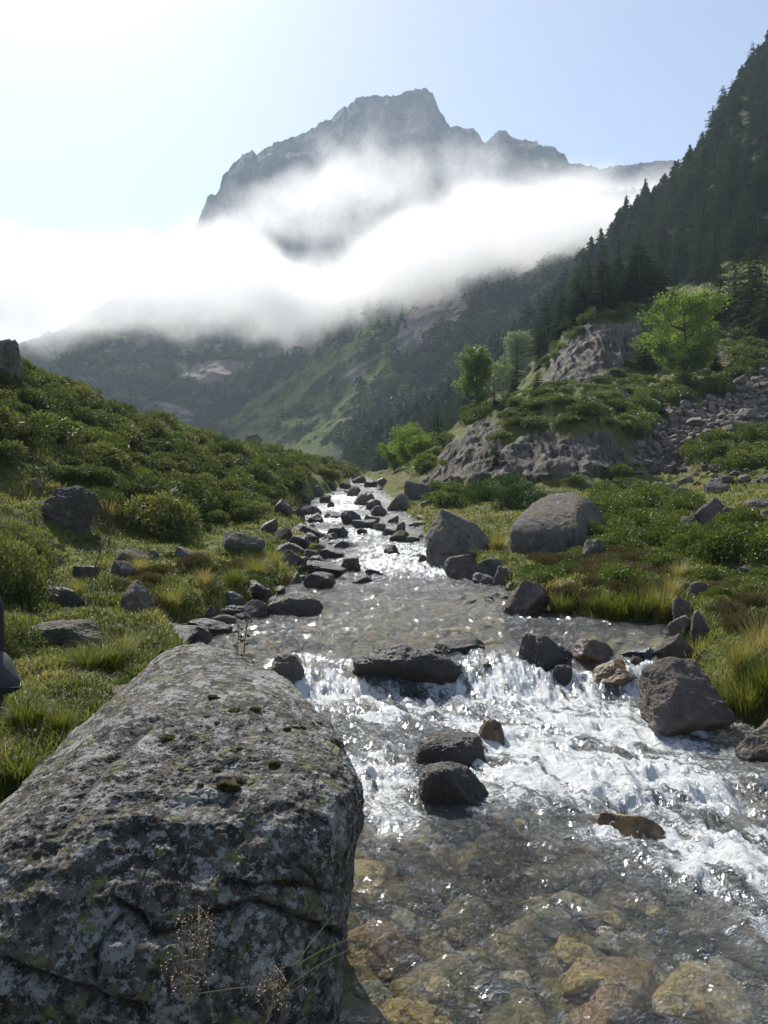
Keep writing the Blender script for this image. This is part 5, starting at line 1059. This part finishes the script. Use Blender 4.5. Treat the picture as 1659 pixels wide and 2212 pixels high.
# --- stalks close to the viewer
def flat_mat(name, col, rough=.7):
    m = M(name); m.pbr(Base_Color=m.mix(m.noise(m.pos(), 60, 4), tuple(c * .6 for c in col), tuple(c * 1.25 for c in col)), Roughness=rough); return m.m
STRAW = flat_mat('straw', (.30, .23, .13)); STEM = flat_mat('brown_stem', (.09, .06, .035)); FLOW = flat_mat('thistle_flower', (.16, .03, .06)); GREENB = flat_mat('green_blade', (.16, .24, .04), .5)
def stalk(pts, r0, r1, k=5, n=14):
    t = np.linspace(0, 1, n); s = np.linspace(0, 1, len(pts)); q = np.array(pts, float)
    c = np.stack([np.interp(t, s, q[:, i]) for i in range(3)], 1)
    for _ in range(4): c[1:-1] = (c[:-2] + 2 * c[1:-1] + c[2:]) / 4
    return tube(c, np.linspace(r0, r1, n), k), c
for i, (x0, y0, x1, y1, l) in enumerate([(512, 1425, 516, 1352, 'brown thistle stalk with a dark red head behind the foreground boulder, left of a pair'), (526, 1432, 537, 1335, 'brown thistle stalk with red heads behind the foreground boulder, right of a pair')]):
    Yt = 4.95; (tV, tF), cc = stalk([P(x0, y0 + 40, Yt), P(x0 + 2, (y0 + y1) / 2, Yt), P(x1, y1, Yt)], .004, .0025)
    A = Acc(); A.add(tV, tF)
    for j in range(9):
        a = cc[3 + j]; d = unit(vr.normal(size=3)) * .035; A.add([a, a + d * .5 + [0, 0, .012], a + d, a + d * .5 - [0, 0, .008]], [[0, 1, 2, 3]])
    o = A.mesh('thistle', STEM, obj=True); tag(o, l, 'thistle')
    hd = Acc()
    for (ox, oz) in ((0, 0), (.018, -.02), (-.014, -.014))[:2 + i]:
        V, T = rockshape(900, 3, rough=.25); hd.add(V * [.015, .015, .02] + cc[-1] + [ox, 0, oz], T)
    h = hd.mesh('flower_head', FLOW, obj=True); h.parent = o
def twig(name, pts, Y, r0, r1, mat, label, cat, sprigs=0, sl=.05):
    (tV, tF), cc = stalk([P(x, y, Y) for x, y in pts], r0, r1); A = Acc(); A.add(tV, tF)
    for j in range(sprigs):
        a = cc[int(vr.integers(4, 14))]; d = unit(vr.normal(size=3) + [0, 0, 1.2]) * sl * vr.uniform(.5, 1.2); (sV, sF), _ = stalk([a, a + d * .5 + vr.normal(0, sl * .08, 3), a + d], r1 * 1.2, r1 * .4, 4, 5); A.add(sV, sF)
        for e in (.6, .8, 1.0):
            p = a + d * e; q = unit(vr.normal(size=3)) * sl * .16; A.add([p, p + q * .5 + [0, 0, sl * .05], p + q, p + q * .5 - [0, 0, sl * .05]], [[0, 1, 2, 3]])
    return tag(A.mesh(name, mat, obj=True), label, cat)
twig('dried_stalk', [(192, 1262), (212, 1205), (226, 1165), (245, 1125), (252, 1105)], 9.0, .008, .003, STEM, 'tall dark dried stalk leaning right over the left bank', 'stalk', 26, .10)
twig('dried_stalk', [(222, 1170), (222, 1120), (228, 1075)], 9.6, .005, .003, STEM, 'tall reddish dried stalk behind the dark leaning one', 'stalk', 26, .13)
twig('bramble_twig', [(-5, 1135), (60, 1150), (110, 1162)], 5.5, .004, .002, STEM, 'bare twig reaching in from the left edge above the lawn', 'twig', 0)
def seedhead(x, y, w, h, Y, root, label):
    A = Acc(); (tV, tF), cc = stalk([P(root[0], root[1], Y), P((root[0] + x) / 2 + 8, (root[1] + y) / 2, Y), P(x, y + h * .4, Y), P(x + 4, y - h * .5, Y)], .0012, .0004); A.add(tV, tF)
    for j in range(46):
        a = cc[6 + j % 8]; t = P(x + vr.normal(0, w * .32), y + vr.normal(0, h * .28), Y + vr.normal(0, .04)); (sV, sF), _ = stalk([a, (a + t) / 2 + [0, 0, .01], t], .0005, .0003, 3, 4); A.add(sV, sF)
        nn = 5; c = t + vr.normal(0, .011, (nn, 3)); V, Fq = leafquads(c, vr.normal(size=(nn, 3)) + [0, 0, -.4], .0085, .004, vr); A.add(V, Fq)
    return tag(A.mesh('seed_grass', STRAW, obj=True), label, 'grass')
seedhead(395, 2090, 100, 150, 2.15, (420, 2290), 'feathery straw coloured grass head in front of the foreground boulder, fullest of the three')
seedhead(425, 2000, 70, 90, 2.3, (470, 2290), 'thin reddish grass head in front of the foreground boulder, above the fullest one')
seedhead(590, 2130, 80, 90, 2.25, (540, 2300), 'sparse grass head near the bottom right of the foreground boulder')
for i, (pp, l) in enumerate([([(640, 2080), (690, 2010), (738, 1955)], 'long green grass blade reaching over the water beside the foreground boulder'), ([(640, 2085), (710, 2040), (790, 2015)], 'green grass blade bending right over the water, below the longest'), ([(600, 2150), (700, 2060), (830, 2025)], 'thin green blade reaching farthest right over the water')]):
    c = np.array([P(x, y, 2.35) for x, y in pp]); t = np.linspace(0, 1, 12)[:, None]; c = (1 - t) ** 2 * c[0] + 2 * t * (1 - t) * c[1] + t ** 2 * c[2]; wv = .0032 * (1 - t ** 2) + .0003
    sdv = np.array([.4, .3, .86]); V = np.concatenate([c - sdv * wv, c + sdv * wv]); k = np.arange(11); Fq = np.stack([k, k + 1, k + 13, k + 12], 1)
    A = Acc(); A.add(V, Fq); tag(A.mesh('long_grass', GREENB, obj=True), l, 'grass')
twig('grass_stalk', [(428, 2146), (520, 2132), (605, 2130)], 2.2, .0012, .0007, STRAW, 'pale stalk lying level across the foot of the foreground boulder', 'stalk', 0)

# --- the dark backpack at the left edge
m = M('grey_fabric'); pos = m.pos(); wv = m.n('TexWave', Vector=m.scaled(pos, 1, 1, 1), Scale=90.0, Distortion=.6).outputs[1]
m.pbr(Base_Color=m.mix(wv, (.030, .030, .036), (.060, .060, .070)), Roughness=.85, Normal=m.bump(wv, .4, .004)); FAB = m.m
DARKF = flat_mat('black_fabric', (.012, .012, .014), .9)
def pillow(w, d, h, e=.35, n=28):
    a = np.linspace(-math.pi / 2, math.pi / 2, n)[:, None]; b = np.linspace(0, 2 * math.pi, 40, endpoint=False)[None]
    s = lambda v: np.sign(v) * np.abs(v) ** e
    V = np.stack([w / 2 * s(np.cos(a)) * s(np.cos(b)), d / 2 * s(np.cos(a)) * s(np.sin(b)), h / 2 * s(np.sin(a)) * np.ones_like(b)], -1); i = np.arange(n * 40).reshape(n, 40); j = np.roll(i, -1, 1)
    return V.reshape(-1, 3), np.stack([i[:-1].ravel(), j[:-1].ravel(), j[1:].ravel(), i[1:].ravel()], 1)
Yb = 4.9; e0 = P(0, 1490, Yb); zg = float(vert_ground(np.array([e0[0] - .1]), np.array([Yb]))[0])
bp = empty('backpack', (e0[0] - .17, Yb, zg)); tag(bp, 'dark grey fabric backpack standing on the grass, mostly cut off by the left edge', 'backpack')
hh_ = P(0, 1278, Yb)[2] - zg
V, Fq = pillow(.34, .24, hh_); mesh('body', V + [-.035, .05, hh_ / 2], Fq, DARKF, bp)
ph = P(0, 1405, Yb)[2] - zg; pl = P(0, 1497, Yb)[2] - zg; pr = P(44, 1450, Yb)[0] - (e0[0] - .17)
V, Fq = pillow(.30, .26, (ph - pl), .55); lean = (V[:, 2] / (ph - pl)); V[:, 0] += pr - .15 - .11 * (lean + .5); V[:, 2] += (ph + pl) / 2; mesh('side_pocket', V, Fq, FAB, bp)
pc = [(pr - .15 + .148 * math.cos(t), -.128 * abs(math.sin(t)) - .01, pl + .035 + .02 * math.sin(t)) for t in np.linspace(-1.2, 1.2, 24)]
V, Fq = tube(pc, .007, 6); mesh('piping', V, Fq, DARKF, bp)
